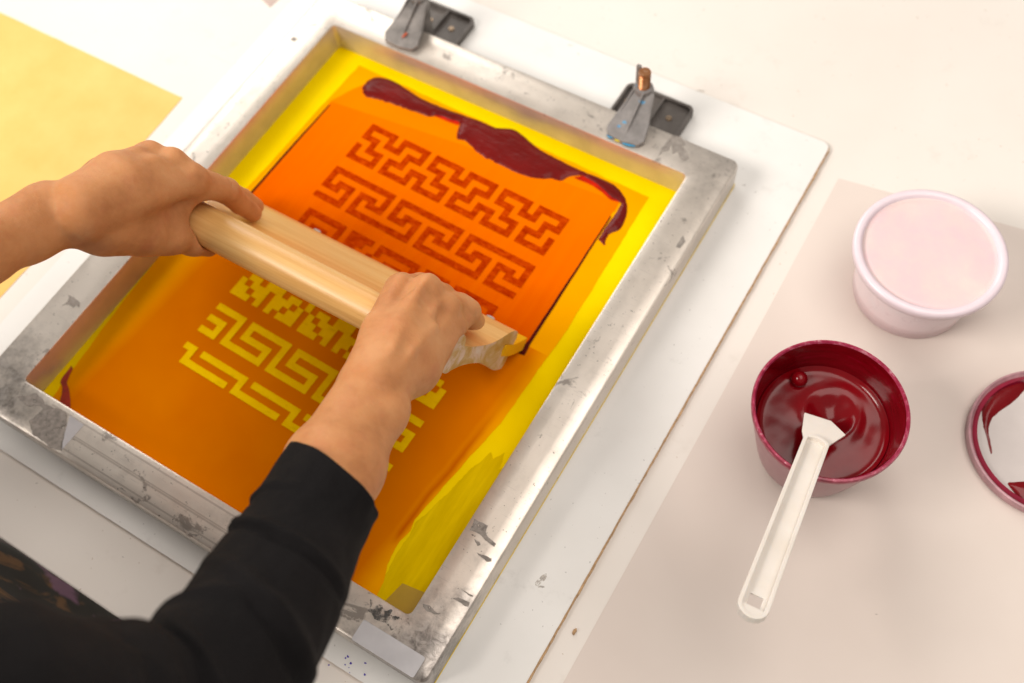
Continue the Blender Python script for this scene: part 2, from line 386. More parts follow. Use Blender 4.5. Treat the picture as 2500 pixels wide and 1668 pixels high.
t = M('apron_painted', rough=.75)
c = t.ramp(t.noise(14, 4), [(.3, (.012, .010, .008)), (.7, (.025, .017, .011))])
s1 = t.ramp(t.noise(1.0, 5, .6, vec=t.mapping((24, 60, 9), rz=.4), dist=1.2), [(.56, 0.0), (.62, 1.0)])
c = t.mix(t.math('MULTIPLY', s1, .8), c, (.22, .10, .03))
s2 = t.ramp(t.noise(1.0, 4, .6, vec=t.mapping((30, 30, 12), rz=.2, loc=(4, 2, 1)), dist=.8), [(.60, 0.0), (.64, 1.0)])
c = t.mix(t.math('MULTIPLY', s2, .9), c, (.25, .12, .21))
t.base(c); M_APRON = t.m
M_TROU = mat_plain('black_trousers', (.006, .006, .006), .9)
M_FLOOR = mat_plain('floor_pale', (.80, .79, .76), .5, var=.04, scale=3)

# ------------------------------------------------------------------ the setting
bm = bmesh.new(); box(bm, -1.0, 1.9, -.0735, 1.6, -.034, -.004)
tb = from_bm('worktop', bm, M_TABLE); tag(tb, 'large off white worktop carrying the screen, the papers and the ink pots', 'table'); bevel_obj(tb, .0015, 2)
fl = mesh('floor', [(-3, -3, -.9), (4, -3, -.9), (4, 3, -.9), (-3, 3, -.9)], [(0, 1, 2, 3)], M_FLOOR); tag(fl, kind='structure')

# base board, rounded corners, white face and brown core
bb = empty('printing_board', (.227, .28, -.004), 'thin white board with worn brown edge lying under the screen frame', 'board')
def rrect(x0, x1, y0, y1, r, n=6):
    out = []
    for cx_, cy_, a0 in ((x1 - r, y0 + r, -90), (x1 - r, y1 - r, 0), (x0 + r, y1 - r, 90), (x0 + r, y0 + r, 180)):
        for i in range(n + 1):
            a = math.radians(a0 + 90 * i / n); out.append((cx_ + r * math.cos(a), cy_ + r * math.sin(a)))
    return out
BX0, BX1, BY0, BY1 = -.045, .499, -.0186, .5775
core = sheet('board_core', rrect(BX0 + .0006, BX1 + .0009, BY0 + .0006, BY1 - .0004, .008), -.004, M_MDF, bb, amp=.0005, step=.0015, thick=.0032, nscale=120)
face = sheet('board_face', rrect(BX0, BX1 - .0004, BY0, BY1, .0075), -.0007, M_BOARD, bb, amp=.0002, step=.003, thick=.0007, nscale=200)
# purple ink specks on the board front
for i in range(9):
    u_, v_ = random.uniform(800, 935), random.uniform(1585, 1625)
    p = un(u_, v_ + (u_ - 800) * .35, .0002); r = random.uniform(.0004, .0011)
    M_PURP = bpy.data.materials.get('purple_ink') or mat_plain('purple_ink', (.07, .04, .38), .4)
    sheet('ink_speck', [(p[0] + r * math.cos(a) * random.uniform(.5, 1.4), p[1] + r * math.sin(a) * random.uniform(.5, 1.2)) for a in [k * math.pi / 4 for k in range(8)]], .0002, M_PURP, bb)

for (u, v, l_, a_) in ((1392, 110, 14, .2), (1412, 132, 8, -.4), (1712, 222, 18, .35), (1725, 232, 5, .1), (1486, 232, 5, 0), (1815, 452, 8, .2), (1322, 1415, 22, 1.2), (1320, 1432, 12, .4), (1560, 1180, 6, .3), (90, 1180, 5, .5), (300, 1360, 5, 0), (1640, 220, 7, .3), (2140, 1500, 5, .2)):
    z_ = .0003 if (1040 < u < 1900 and v > 400) or v < 260 and u < 1420 else -.0035
    c_ = un(u, v, z_); r_ = l_ / 3500
    sheet('scuff', [(c_[0] + r_ * math.cos(k) * random.uniform(.4, 1.0) * math.cos(a_) - r_ * .3 * math.sin(k) * math.sin(a_), c_[1] + r_ * math.cos(k) * math.sin(a_) + r_ * .3 * math.sin(k) * random.uniform(.3, 1)) for k in [q * math.pi / 5 for q in range(10)]], z_, M_SCUFF, bb if z_ > 0 else tb, amp=.0002, step=.0008)
# papers
o = sheet('yellow_paper', [(-.32, .3405), (-.0675, .3418), (-.0655, .2771), (-.0672, .06), (-.0690, -.055), (-.32, -.055)], -.0038, M_YPAP, amp=.0004, step=.01, thick=.0003)
tag(o, 'large sheet of yellow paper with a sharp corner on the worktop left of the frame', 'paper')
o = sheet('tissue_sheet', [(.5185, .5490), (.5200, .40), (.5205, .2680), (.5206, .0535), (.519, -.06), (1.10, -.05), (1.12, .640)], -.0038, M_GPAP, thick=.0003)
tag(o, 'wide pale grey beige paper sheet lying under the ink pots', 'paper')
p1, p2, p3 = un(610, -30, -.0036), un(659, 17, -.0036), un(722, -40, -.0036)
o = sheet('card_corner', [p1[:2], p2[:2], p3[:2]], -.0038, M_CARD, thick=.0006)
tag(o, 'pinkish card whose corner peeks in above the frame at top left', 'card')
# crumb
p = un(1403, 1542, -.003)
bm = bmesh.new(); bmesh.ops.create_icosphere(bm, subdivisions=2, radius=.0022)
for v in bm.verts: v.co = Vector((v.co.x * .6, v.co.y * 1.2, v.co.z * .5)) * (1 + .5 * noise.noise(v.co * 900)) + Vector((p[0], p[1], -.0028))
o = from_bm('wood_crumb', bm, M_MDF, smooth=True); tag(o, 'tiny brown crumb on the worktop between board edge and grey paper', 'crumb')

# ------------------------------------------------------------------ silk screen
FW, FL, FB, FH = .4427, .5, .0342, .0296
scr = empty('silk_screen', (FW / 2, FL / 2, 0), 'silk screen with aluminium frame, yellow mesh and orange meander stencil', 'silk screen')
prof = [(.0012, .0), (.0, .0012), (.0, .010), (.0, .022), (.0, FH - .0026), (.0008, FH - .0008), (.0026, FH), (.012, FH), (.022, FH), (FB - .0016, FH), (FB - .0004, FH - .0004), (FB, FH - .0016), (FB, .015), (FB, .0008), (FB - .001, 0.0)]
loops = []
NSEG = 6
for o_, z_ in prof:
    r = .0065 * (1 - o_ / FB) + .0045 * o_ / FB
    base = rrect(o_, FW - o_, o_, FL - o_, r, NSEG)
    lp = []
    nn = len(base)
    for i in range(nn):
        a = np.array(base[i]); b = np.array(base[(i + 1) % nn]); lp.append(a)
        if (i % (NSEG + 1)) == NSEG:
            for k in range(1, 12): lp.append(a + (b - a) * k / 12)
    loops.append([(q[0], q[1], z_) for q in lp])
n = len(loops[0]); vs = [p for lp in loops for p in lp]; fs = []
for i in range(len(loops)):
    i2 = (i + 1) % len(loops)
    for j in range(n): fs.append((i * n + j, i * n + (j + 1) % n, i2 * n + (j + 1) % n, i2 * n + j))
fr = mesh('metal_frame', vs, fs, M_ALU, scr)
M_WALL = M('aluminium_smooth', (.80, .77, .73), .4, .62)
M_WALL.base(M_WALL.ramp(M_WALL.noise(40, 5), [(.3, (.56, .515, .455)), (.6, (.66, .61, .545))])); M_WALL.rough(M_WALL.noise(1.0, 4, vec=M_WALL.mapping((30, 30, 500))), .34, .50)
fr.data.materials.append(M_WALL.m)
for k_, p_ in enumerate(fr.data.polygons):
    c_ = p_.center
    if min(c_.x, FW - c_.x, c_.y, FL - c_.y) > FB - .0002 and c_.z < FH - .0015: p_.material_index = 1
bm = bmesh.new(); bm.from_mesh(fr.data); bmesh.ops.recalc_face_normals(bm, faces=bm.faces); bm.to_mesh(fr.data); bm.free(); smooth_angle(fr, 40)
# fabric
fab = sheet('mesh_fabric', rrect(.0002, FW + .0004, .0006, FL + .0004, .006), -.0, M_FAB, scr); fab.location.z = .0004
# stencil sheets
def P2(u, v, z=.001): return tuple(un(u, v, z)[:2])
low_pts = [(.0655, .4540), (.3825, .4488), (.3850, .30), (.3805, .20), (.3745, .165), (.3700, .135), (.3665, .110), (.3650, .100), (.3668, .091), (.3640, .080), (.3655, .0605), (.3705, .048), (.3720, .0360), (.0450, .0350), (.0430, .058), (.0375, .12), (.0335, .20), (.0420, .24), (.0580, .28)]
st = sheet('stencil_coating', low_pts, .0008, M_STEN, scr, amp=.0008, step=.003, seed=3, nscale=60)
t = M('thin_emulsion_shade', rough=.6); t.b.inputs['Specular IOR Level'].default_value = 0  # smeared emulsion, with the lower right corner's shade painted into its olive tone
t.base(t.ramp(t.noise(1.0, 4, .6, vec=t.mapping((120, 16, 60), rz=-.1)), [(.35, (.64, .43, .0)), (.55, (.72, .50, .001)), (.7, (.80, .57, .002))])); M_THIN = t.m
sheet('thin_emulsion_shade', [(.3690, .0347), (.4088, .0347), (.4088, .1500), (.4040, .1720), (.3990, .1660), (.3960, .1800), (.3900, .1720), (.3860, .1760), (.3800, .1560), (.3720, .1200), (.3668, .0980), (.3680, .0700)], .0006, M_THIN, scr, amp=.0016, step=.002, seed=11, nscale=80)
tab = sheet('masking_patch', [(.3835, .0545), (.4060, .0577), (.4085, .0345), (.3790, .0345)], .0009, mat_plain('olive_tape', (.42, .26, .004), .45, var=.1), scr)
sheet('flood_film', [P2(u, v, 0) for u, v in ((806, 250), (850, 225), (893, 206), (940, 215), (1010, 245), (1120, 285), (1200, 330), (1300, 370), (1420, 425), (1500, 470), (1512, 498), (1500, 520), (1400, 495), (1100, 375), (950, 325), (800, 275))], .00095, M_FLOOD, scr, amp=.0006, step=.003)
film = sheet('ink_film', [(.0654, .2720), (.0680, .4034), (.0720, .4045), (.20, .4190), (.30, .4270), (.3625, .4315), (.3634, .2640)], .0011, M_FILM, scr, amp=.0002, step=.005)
o = sheet('ink_edge_line', [(.0638, .262), (.0655, .335), (.0685, .4000), (.0700, .4000), (.0678, .335), (.0662, .262)], .0014, M_LINE, scr, amp=.00025, step=.004)
o = sheet('ink_edge_line', [(.3618, .270), (.3612, .260), (.3665, .2610), (.3654, .272), (.3646, .35), (.3637, .415), (.3626, .415), (.3628, .35), (.3624, .275)], .0014, M_LINE, scr, amp=.0002, step=.004)
# dried red blob at the front left corner
pts = [(174, 893), (166, 905), (158, 915), (150, 928), (148, 936), (153, 948), (152, 965), (147, 982), (172, 998), (172, 975), (168, 950), (163, 935), (170, 915), (178, 900)]
o = sheet('dried_ink', [P2(*p) for p in pts], .0012, mat_plain('dried_red_ink', (.33, .02, .002), .35, var=.3, scale=200, bump=.5), scr, amp=.0006, step=.0015, thick=.0005)
# meander pattern on a 35 column grid
MM = .00613; TH = math.radians(1.6)
EXv = np.array([math.cos(TH), -math.sin(TH)]); EYv = np.array([math.sin(TH), math.cos(TH)])
def G(i, k):
    j = k * 1.0125 if k < -9 else k * 1.008
    return np.array([.1104, .1340]) + EXv * (i + .17) * MM - EYv * j * MM
cells = {}
def rowfill(k, s, N=35):
    cells[k] = [i for i in range(N) if s[i % len(s)] == '#']
for k, s in zip(range(-43, -36), ["#####.#####.", "#...#.#...#.", "###.###.###.", "..#.....#...", "#.###.###.##", "#...#.#...#.", "#####.#####."]): rowfill(k, s)
for k, s in zip(range(-34, -28), ["###########.", "#.........#.", "#.###.###.#.", "###.#.#.###.", "....#.#.....", "#####.######"]): rowfill(k, s)
big = [".#######.####.#######.####.#######.", ".#.....#.###..#.....#..###.#.....#.", ".#.###.#.##..#..###..#..##.#.###.#.", ".#.#.#.#.#..#.#.#.#.#.#..#.#.#.#.#."]
for k, s in zip(range(-26, -22), big): rowfill(k, s)
for k, s in zip(range(-13, -9), [".##.###.##.#", "#.###.###.#.", "##.##.##.##.", "###.#.#.###."]): rowfill(k, s)
rowfill(-14, "....###....#")
for k in range(-7, -2): cells[k] = set()
for s in range(-2, 36, 8):
    for i in range(s, s + 7): cells[-7].add(i)
    for k in (-7, -6, -5): cells[k].add(s)
    for i in range(s, s + 5): cells[-5].add(i)
    for k in (-5, -4, -3): cells[k].add(s + 4)
    for i in range(s - 2, s + 5): cells[-3].add(i)
    for k in range(-7, -2): cells[k].add(s + 6)
for k in range(0, 3): cells[k] = set()
for s in range(-6, 36, 9):
    for i in range(s, s + 8): cells[0].add(i)
    cells[1].add(s + 7)
    for i in range(s + 7, s + 15): cells[2].add(i)
def pattern(name, ks, z, mat, sub=3, amp=.00022):
    vid, vs, fs = {}, [], []
    def V(a, b):
        if (a, b) not in vid:
            p = G(a / sub, b / sub); p = jit(p, amp, 420.0, 5)
            vid[(a, b)] = len(vs); vs.append((p[0], p[1], z))
        return vid[(a, b)]
    for k in ks:
        for i in cells[k]:
            if i < 0 or i > 34: continue
            for a in range(sub):
                for b in range(sub):
                    x_, y_ = i * sub + a, k * sub + b
                    fs.append((V(x_, y_ + 1), V(x_ + 1, y_ + 1), V(x_ + 1, y_), V(x_, y_)))
    return mesh(name, vs, fs, mat, scr)
pattern('inked_pattern', [k for k in cells if k < -20], .0015, M_PINK)
pattern('open_pattern', [k for k in cells if k > -20], .0013, M_POPEN)
# residue patches on the frame top (photo outlines dropped on the top face)
ZT = FH + .00015
def patch(name, pts, mat=M_RESID, z=ZT, amp=.0005, th=.00015, seed=1): return sheet(name, [P2(u, v, z) for u, v in pts], z, mat, scr, amp=amp, step=.0012, thick=th, seed=seed, nscale=260)
patch('glue_residue', [(1158, 1268), (1192, 1283), (1186, 1300), (1192, 1312), (1212, 1328), (1208, 1335), (1186, 1320), (1170, 1305), (1148, 1294)])
patch('glue_residue', [(1163, 1349), (1180, 1355), (1200, 1363), (1200, 1370), (1188, 1372)])
patch('glue_residue', [(1158, 1316), (1170, 1322), (1174, 1330), (1166, 1334)])
patch('glue_residue', [(1105, 1461), (1119, 1459), (1142, 1468), (1147, 1472), (1143, 1481), (1135, 1479)])
patch('glue_residue', [(1126, 1440), (1154, 1453), (1156, 1456), (1150, 1456)])
patch('glue_residue', [(1660, 585), (1668, 575), (1673, 590), (1660, 607), (1650, 602)])
patch('glue_residue', [(1640, 330), (1665, 335), (1672, 352), (1665, 358), (1677, 372), (1682, 388), (1670, 394), (1660, 385), (1655, 370), (1642, 376), (1640, 352), (1632, 368), (1620, 370), (1606, 382), (1615, 362), (1630, 345)])
patch('glue_residue', [(1031, 1475), (1050, 1478), (1060, 1492), (1075, 1500), (1060, 1500), (1040, 1490), (1032, 1482)], seed=4)
patch('glue_residue', [(150, 748), (162, 742), (170, 722), (160, 719), (180, 726), (196, 740), (193, 752), (186, 745), (180, 752), (170, 755), (163, 738)], seed=8)
patch('glue_residue', [(707, 97), (717, 90), (727, 95), (720, 101)], seed=9)
patch('glue_residue', [(40, 968), (90, 960), (110, 985), (160, 1005), (166, 1015), (150, 1102), (120, 1090), (80, 1060), (70, 1030), (105, 1000), (95, 990), (65, 992)], seed=2, amp=.0012)
patch('dark_smudge', [(905, 1462), (925, 1470), (938, 1490), (955, 1488), (950, 1500), (975, 1505), (982, 1520), (965, 1530), (955, 1540), (945, 1528), (915, 1510), (900, 1490)], mat=mat_plain('dark_smear', (.085, .08, .075), .5, var=.5, scale=200), seed=6, amp=.002)
speckle(bpy.data.materials['dark_smear'], 90, .44, .60)
patch('clear_tape', [(171, 1014), (205, 1037), (150, 1100), (150, 1085)], mat=M_TAPE, amp=.0, seed=2)
o = sheet('sticker', rrect(.3822, .4342, -.0, .0158, .0016, 4), ZT + .0002, M_STICK, scr, thick=.0002)
# side wall residue
bmx = bmesh.new()

# ------------------------------------------------------------------ maroon ink pool at the back of the screen
pool = [(886, 208), (884, 216), (889, 232), (905, 238), (935, 245), (985, 262), (1025, 276), (1050, 284), (1068, 280), (1100, 291), (1122, 298), (1117, 318), (1116, 338), (1135, 342), (1150, 355), (1175, 378), (1215, 398), (1262, 421), (1300, 433), (1330, 436), (1345, 435), (1370, 440), (1390, 430), (1420, 428), (1445, 440), (1470, 458), (1490, 478), (1515, 494), (1512, 505), (1500, 525), (1480, 552), (1462, 582), (1468, 590), (1476, 597), (1485, 572), (1512, 560), (1526, 535), (1531, 510), (1528, 488), (1515, 466), (1495, 448), (1460, 432), (1420, 416), (1370, 392), (1320, 366), (1290, 342), (1260, 318), (1235, 312), (1210, 311), (1175, 296), (1130, 280), (1080, 262), (1030, 240), (990, 215), (965, 200), (940, 190), (915, 188), (898, 196)]
pp = catmull([P2(u, v, .002) for u, v in pool], 5)
pp = densify(pp, .0012)
pp = [jit(p, .0004, 300, 2) for p in pp]
pp = [jit(p, .0011, 520, 5) if p[1] < .4475 - .045 * (p[0] - .08) / .3 - .006 else p for p in pp]
# height field: grid points inside the outline, height from the distance to the edge
def inside(P, x, y):
    c = False; n = len(P); j = n - 1
    for i in range(n):
        if ((P[i][1] > y) != (P[j][1] > y)) and (x < (P[j][0] - P[i][0]) * (y - P[i][1]) / (P[j][1] - P[i][1]) + P[i][0]): c = not c
        j = i
    return c
def blob(name, outline, z0, hmax, falloff, mat, parent=None, step=.0011, streak=0.0, minh=.0002):
    O = np.array(outline); vs = [(p[0], p[1], z0) for p in outline]; xs = []
    seg = np.roll(O, -1, 0) - O; L2 = (seg ** 2).sum(1) + 1e-12
    def edge(x, y):
        t_ = np.clip(((np.array([x, y]) - O) * seg).sum(1) / L2, 0, 1)
        return float(np.sqrt((((O + seg * t_[:, None]) - np.array([x, y])) ** 2).sum(1).min()))
    inner = []
    for x in np.arange(O[:, 0].min(), O[:, 0].max(), step):
        for y in np.arange(O[:, 1].min(), O[:, 1].max(), step):
            xx, yy = x + random.uniform(-.2, .2) * step, y + random.uniform(-.2, .2) * step
            if inside(outline, xx, yy):
                d = edge(xx, yy)
                if d > step * .45: inner.append((xx, yy, d))
    from mathutils.geometry import delaunay_2d_cdt
    pts2 = [Vector((p[0], p[1])) for p in outline] + [Vector((a, b)) for a, b, _ in inner]
    n = len(outline)
    res = delaunay_2d_cdt(pts2, [(i, (i + 1) % n) for i in range(n)], [], 1, 1e-7)
    V, _, Fc = res[0], res[1], res[2]
    out = []
    for v in V:
        d = edge(v.x, v.y)
        h = minh + hmax * (1 - math.exp(-(d / falloff) ** 1.3)) if d > 1e-5 else 0.0
        if streak and d > 1e-5:
            q = noise.noise(Vector((v.x * 60 - v.y * 20, v.y * 420 + v.x * 60, 1.0))) + .5 * noise.noise(Vector((v.x * 150, v.y * 800, 4.0)))
            h += streak * q * min(1, d / .004)
        out.append((v.x, v.y, z0 + max(h, 0)))
    o = mesh(name, out, [tuple(f_) for f_ in Fc], mat, parent)
    bm = bmesh.new(); bm.from_mesh(o.data)
    for f_ in bm.faces:
        if f_.normal.z < 0: f_.normal_flip()
    bm.to_mesh(o.data); bm.free()
    o.data.polygons.foreach_set('use_smooth', [True] * len(o.data.polygons))
    return o
ip = blob('ink_pool', pp, .0014, .0021, .0034, M_INK, streak=.00036)
tag(ip, 'thick glossy maroon ink spread along the back of the stencil', 'ink')
thin = [(1440, 430), (1470, 438), (1500, 462), (1518, 480), (1514, 494), (1490, 488), (1470, 470), (1448, 455), (1400, 434), (1420, 430)]
o = sheet('thin_red_ink', [P2(*p) for p in thin], .0013, M_INKTHIN, scr, amp=.0006, step=.002)
o = sheet('thin_red_ink', [P2(*p) for p in [(1050, 280), (1072, 276), (1124, 296), (1119, 306), (1090, 296)]], .00132, M_INKTHIN, scr, amp=.0004, step=.002)

# ------------------------------------------------------------------ squeegee
SX0, SX1 = .0660, .3622
TIP = np.array([.2640, .0018]); SD = np.array([-.49, .8717]); TD = np.array([.8717, .49])
def st2(s, t_): return TIP + SD * s + TD * t_
sq = empty('squeegee', (.214, .2640, .0018), 'wooden squeegee with yellow blade pulled across the screen by two hands', 'squeegee')
HS, HT, HR = .1490, -.0055, .0150
wood = [(.0293, .0044), (.0300, .0130), (.0325, .0152), (.0380, .0160), (.0470, .0150), (.0600, .0105), (.0750, .0056), (.0900, .0028), (.1050, .0014), (.1180, .0006), (.1290, .0004)]
wood += [(HS + HR * math.cos(a), HT + HR * math.sin(a)) for a in [math.radians(d) for d in range(154, -129, -11)]]
wood += [(.1280, -.0150), (.1180, -.0135), (.1050, -.0125), (.0900, -.0122), (.0750, -.0138), (.0620, -.0162), (.0500, -.0182), (.0400, -.0180), (.0330, -.0172), (.0300, -.0150), (.0290, -.0060), (.0470, -.0062), (.0490, .0040)]
wood = wood[:]
ring = [st2(*p) for p in catmull([p for p in wood], 2)]
def xleft(s):   # left end: upright at the jaw, handle end set back and rounded
    if s < .055: return SX0
    return SX0 + min(.046, (s - .055) * .85)
ringst = catmull(wood, 2)
nx = 46; vs = []; N = len(ringst)
for k in range(nx + 1):
    for (s, t_) in ringst:
        x0 = xleft(s); e = 0.0
        q = k / nx
        x = x0 + (SX1 - x0) * q
        s2, t2 = s, t_
        if s > .126:      # dome the handle's left end
            dd = (x - x0) / .016
            if dd < 1:
                sc_ = math.sqrt(max(0.0, 1 - (1 - dd) ** 2.2)); sc_ = max(sc_, .35)
                s2 = HS + (s - HS) * sc_; t2 = HT + (t_ - HT) * sc_
                if s < .134: s2 = s
        y_, z_ = st2(s2, t2)
        vs.append((x, y_, z_))
fs = []
for k in range(nx):
    for j in range(N): fs.append((k * N + j, (k + 1) * N + j, (k + 1) * N + (j + 1) % N, k * N + (j + 1) % N))
# finer spacing at the left end
wd = mesh('wooden_handle', vs, fs, M_WOOD, sq)
bm = bmesh.new(); bm.from_mesh(wd.data); bm.verts.ensure_lookup_table()
def cap(idx, flip, mi):
    vv = [bm.verts[i] for i in idx]
    tri = tessellate_polygon([[Vector((v.co.y, v.co.z, 0)) for v in vv]])
    for t_ in tri:
        try:
            f_ = bm.faces.new([vv[i] for i in t_]); f_.material_index = mi
        except ValueError: pass
cap(range(N), True, 0); cap(range(nx * N, (nx + 1) * N), False, 1)
bmesh.ops.recalc_face_normals(bm, faces=bm.faces); bm.to_mesh(wd.data); bm.free(); wd.data.materials.append(M_ENDG); smooth_angle(wd, 38)
bl = [(.0468, -.0060), (.0468, .0037), (.0290, .0043), (.0180, .0068), (.0090, .0090), (.0030, .0112), (.0012, .0108), (-.0004, .0010), (.0012, -.0004), (.0060, -.0012), (.0160, -.0035), (.0290, -.0058)]
vs = []
for x in np.linspace(SX0 - .0006, SX1 + .0006, 12):
    for s, t_ in bl: y_, z_ = st2(s, t_); vs.append((x, y_, max(z_, .0016)))
nb = len(bl); fs = []
for k in range(11):
    for j in range(nb): fs.append((k * nb + j, (k + 1) * nb + j, (k + 1) * nb + (j + 1) % nb, k * nb + (j + 1) % nb))
fs.append(tuple(range(nb))); fs.append(tuple(11 * nb + j for j in range(nb))[::-1])
b_ = mesh('rubber_blade', vs, fs, M_BLADE, sq); bm = bmesh.new(); bm.from_mesh(b_.data); bmesh.ops.recalc_face_normals(bm, faces=bm.faces); bm.to_mesh(b_.data); bm.free()
# bare chipped spots along the jaw edge
for (u, v, w) in ((775, 572, .004), (1197, 783, .004)):
    X = np.array([unx(u, v, 0.0)[0]] * 3)
    s_, t_ = .0345, .0163
    y_, z_ = st2(s_, t_)
    # x where the jaw edge meets this pixel column
    best = min(np.linspace(SX0, SX1, 300), key=lambda q: abs(pr((q, y_, z_))[0] - u))
    bm = bmesh.new(); bmesh.ops.create_icosphere(bm, subdivisions=2, radius=1)
    for vv in bm.verts: vv.co = Vector((best + vv.co.x * w, y_ + vv.co.y * .0011, z_ + vv.co.z * .0011))
    from_bm('worn_spot', bm, mat_plain('worn_grey', (.50, .44, .42), .4), sq, smooth=True)

# ------------------------------------------------------------------ hinge clamps
def clamp(dx, label, first, full=True):
    t0 = empty('hinge_clamp', (.345 + dx, .515, 0), label, 'clamp', 'hinge clamps holding the back of the frame')
    X0, X1, Y0, Y1 = .3080 + dx, .3765 + dx, .5020, .5535
    outer = rrect(X0, X1, Y0, Y1, .007, 5); inner = rrect(X0 + .003, X1 - .003, Y0 + .003, Y1 - .003, .005, 5)
    bm = bmesh.new(); n = len(outer)
    A = [bm.verts.new((*p, .0002)) for p in outer]; B = [bm.verts.new((*p, .0075)) for p in outer]
    C_ = [bm.verts.new((*p, .0075)) for p in inner]; D = [bm.verts.new((*p, .0030)) for p in inner]
    for i in range(n):
        j = (i + 1) % n
        bm.faces.new([A[i], A[j], B[j], B[i]]); bm.faces.new([B[i], B[j], C_[j], C_[i]]); bm.faces.new([C_[i], C_[j], D[j], D[i]])
    bm.faces.new(D); bm.faces.new(A[::-1])
    box(bm, .3445 + dx, .3468 + dx, Y0 + .003, Y1 - .003, .0031, .0070)
    o = from_bm('base_plate', bm, M_CLAMP, t0); bevel_obj(o, .0006, 2)
    for sx in (.3589, .3370 if full else .3340, .3165):
        bm = bmesh.new()
        bmesh.ops.create_cone(bm, cap_ends=True, segments=24, radius1=.0030, radius2=.0024, depth=.0012, matrix=Matrix.Translation((sx + dx, .5338, .0037)))
        o = from_bm('screw', bm, M_SCREW, t0)
        bm = bmesh.new(); box(bm, sx + dx - .0016, sx + dx + .0016, .5335, .5341, .00431, .00436); box(bm, sx + dx - .0003, sx + dx + .0003, .5322, .5334, .00431, .00437); box(bm, sx + dx - .0003, sx + dx + .0003, .5342, .5354, .00431, .00437)
        from_bm('screw_slot', bm, mat_plain('slot_dark', (.05, .04, .03), .6), o)
    # tower
    cx_, cy_ = .3395 + dx, .5165
    bm = bmesh.new()
    prof_ = [(.0085, .003), (.0082, .020), (.0085, .034), (.0092, .042), (.0090, .050), (.0080, .0535), (.0052, .0540)]
    rg = []
    for r, z_ in prof_: rg.append([bm.verts.new((cx_ + r * math.cos(a) * (1.05), cy_ + r * math.sin(a) * .95, z_)) for a in [2 * math.pi * k / 22 for k in range(22)]])
    for a, b in zip(rg, rg[1:]):
        for j in range(22): bm.faces.new([a[j], a[(j + 1) % 22], b[(j + 1) % 22], b[j]])
    bm.faces.new(rg[-1]); bm.faces.new(rg[0][::-1])
    o = from_bm('tower', bm, M_JAW if full else M_JAW1, t0); smooth_angle(o, 50)
    # fan jaw: outline at the frame top, rising to the tower
    fan = [(.3275, .4935, .040), (.3250, .4765, .0345), (.3292, .4700, .0330), (.3450, .4688, .0328), (.3585, .4715, .0330), (.3618, .4765, .0345), (.3580, .4935, .040), (.3535, .5060, .047), (.3510, .5150, .051), (.3330, .5150, .051), (.3310, .5060, .047)]
    cen = (.3430, .4860, .0385)
    bm = bmesh.new()
    top = [bm.verts.new((p[0] + dx, p[1], p[2] + .0008)) for p in fan]; bot = [bm.verts.new((p[0] + dx, p[1], max(p[2] - .0042, FH + .0003))) for p in fan]
    ct = bm.verts.new((cen[0] + dx, cen[1], cen[2])); cb = bm.verts.new((cen[0] + dx, cen[1], FH + .0003))
    n = len(fan)
    for i in range(n):
        j = (i + 1) % n
        bm.faces.new([top[i], top[j], ct]); bm.faces.new([bot[j], bot[i], cb]); bm.faces.new([top[j], top[i], bot[i], bot[j]])
    o = from_bm('jaw', bm, M_JAW if full else M_JAW1, t0); bevel_obj(o, .0009, 2); 
    # ribs of the jaw
    bm = bmesh.new()
    def ribf(xa, ya, za, xb, yb, zb, w, h):
        d = Vector((xb - xa, yb - ya, 0)).normalized(); s_ = Vector((-d.y, d.x, 0)) * w
        v = [bm.verts.new(q) for q in (Vector((xa + dx, ya, za)) - s_, Vector((xa + dx, ya, za)) + s_, Vector((xb + dx, yb, zb)) + s_, Vector((xb + dx, yb, zb)) - s_, Vector((xa + dx, ya, za + h)) - s_ * .6, Vector((xa + dx, ya, za + h)) + s_ * .6, Vector((xb + dx, yb, zb + .0004)) + s_ * .6, Vector((xb + dx, yb, zb + .0004)) - s_ * .6)]
        for f_ in ((0, 1, 2, 3), (7, 6, 5, 4), (0, 4, 5, 1), (1, 5, 6, 2), (2, 6, 7, 3), (3, 7, 4, 0)): bm.faces.new([v[i] for i in f_])
    ribf(.3425, .5110, .0485, .3435, .4730, .0338, .0011, .0060)
    ribf(.3325, .5100, .0480, .3290, .4900, .0390, .0009, .0045)
    ribf(.3520, .5100, .0480, .3575, .4900, .0390, .0009, .0045)
    o = from_bm('rib', bm, M_JAW if full else M_JAW1, t0); bevel_obj(o, .0004, 2)
    # tab behind the bolt
    bm = bmesh.new(); box(bm, .3290 + dx, .3335 + dx, .5205, .5235, .048, .0705)
    o = from_bm('tab', bm, M_JAW1, t0); bevel_obj(o, .001, 2)
    # threaded bolt
    bm = bmesh.new(); rg = []
    zz = .050
    prf = []
    while zz < .0700: prf += [(.0046, zz), (.0055, zz + .0008)]; zz += .0016
    prf += [(.0054, .0712), (.0048, .0722)]
    for r, z_ in prf: rg.append([bm.verts.new((cx_ + r * math.cos(a), cy_ + r * math.sin(a), z_)) for a in [2 * math.pi * k / 24 for k in range(24)]])
    for a, b in zip(rg, rg[1:]):
        for j in range(24): bm.faces.new([a[j], a[(j + 1) % 24], b[(j + 1) % 24], b[j]])
    bm.faces.new(rg[-1]); bm.faces.new(rg[0][::-1])
    o = from_bm('bolt', bm, M_BOLT, t0)
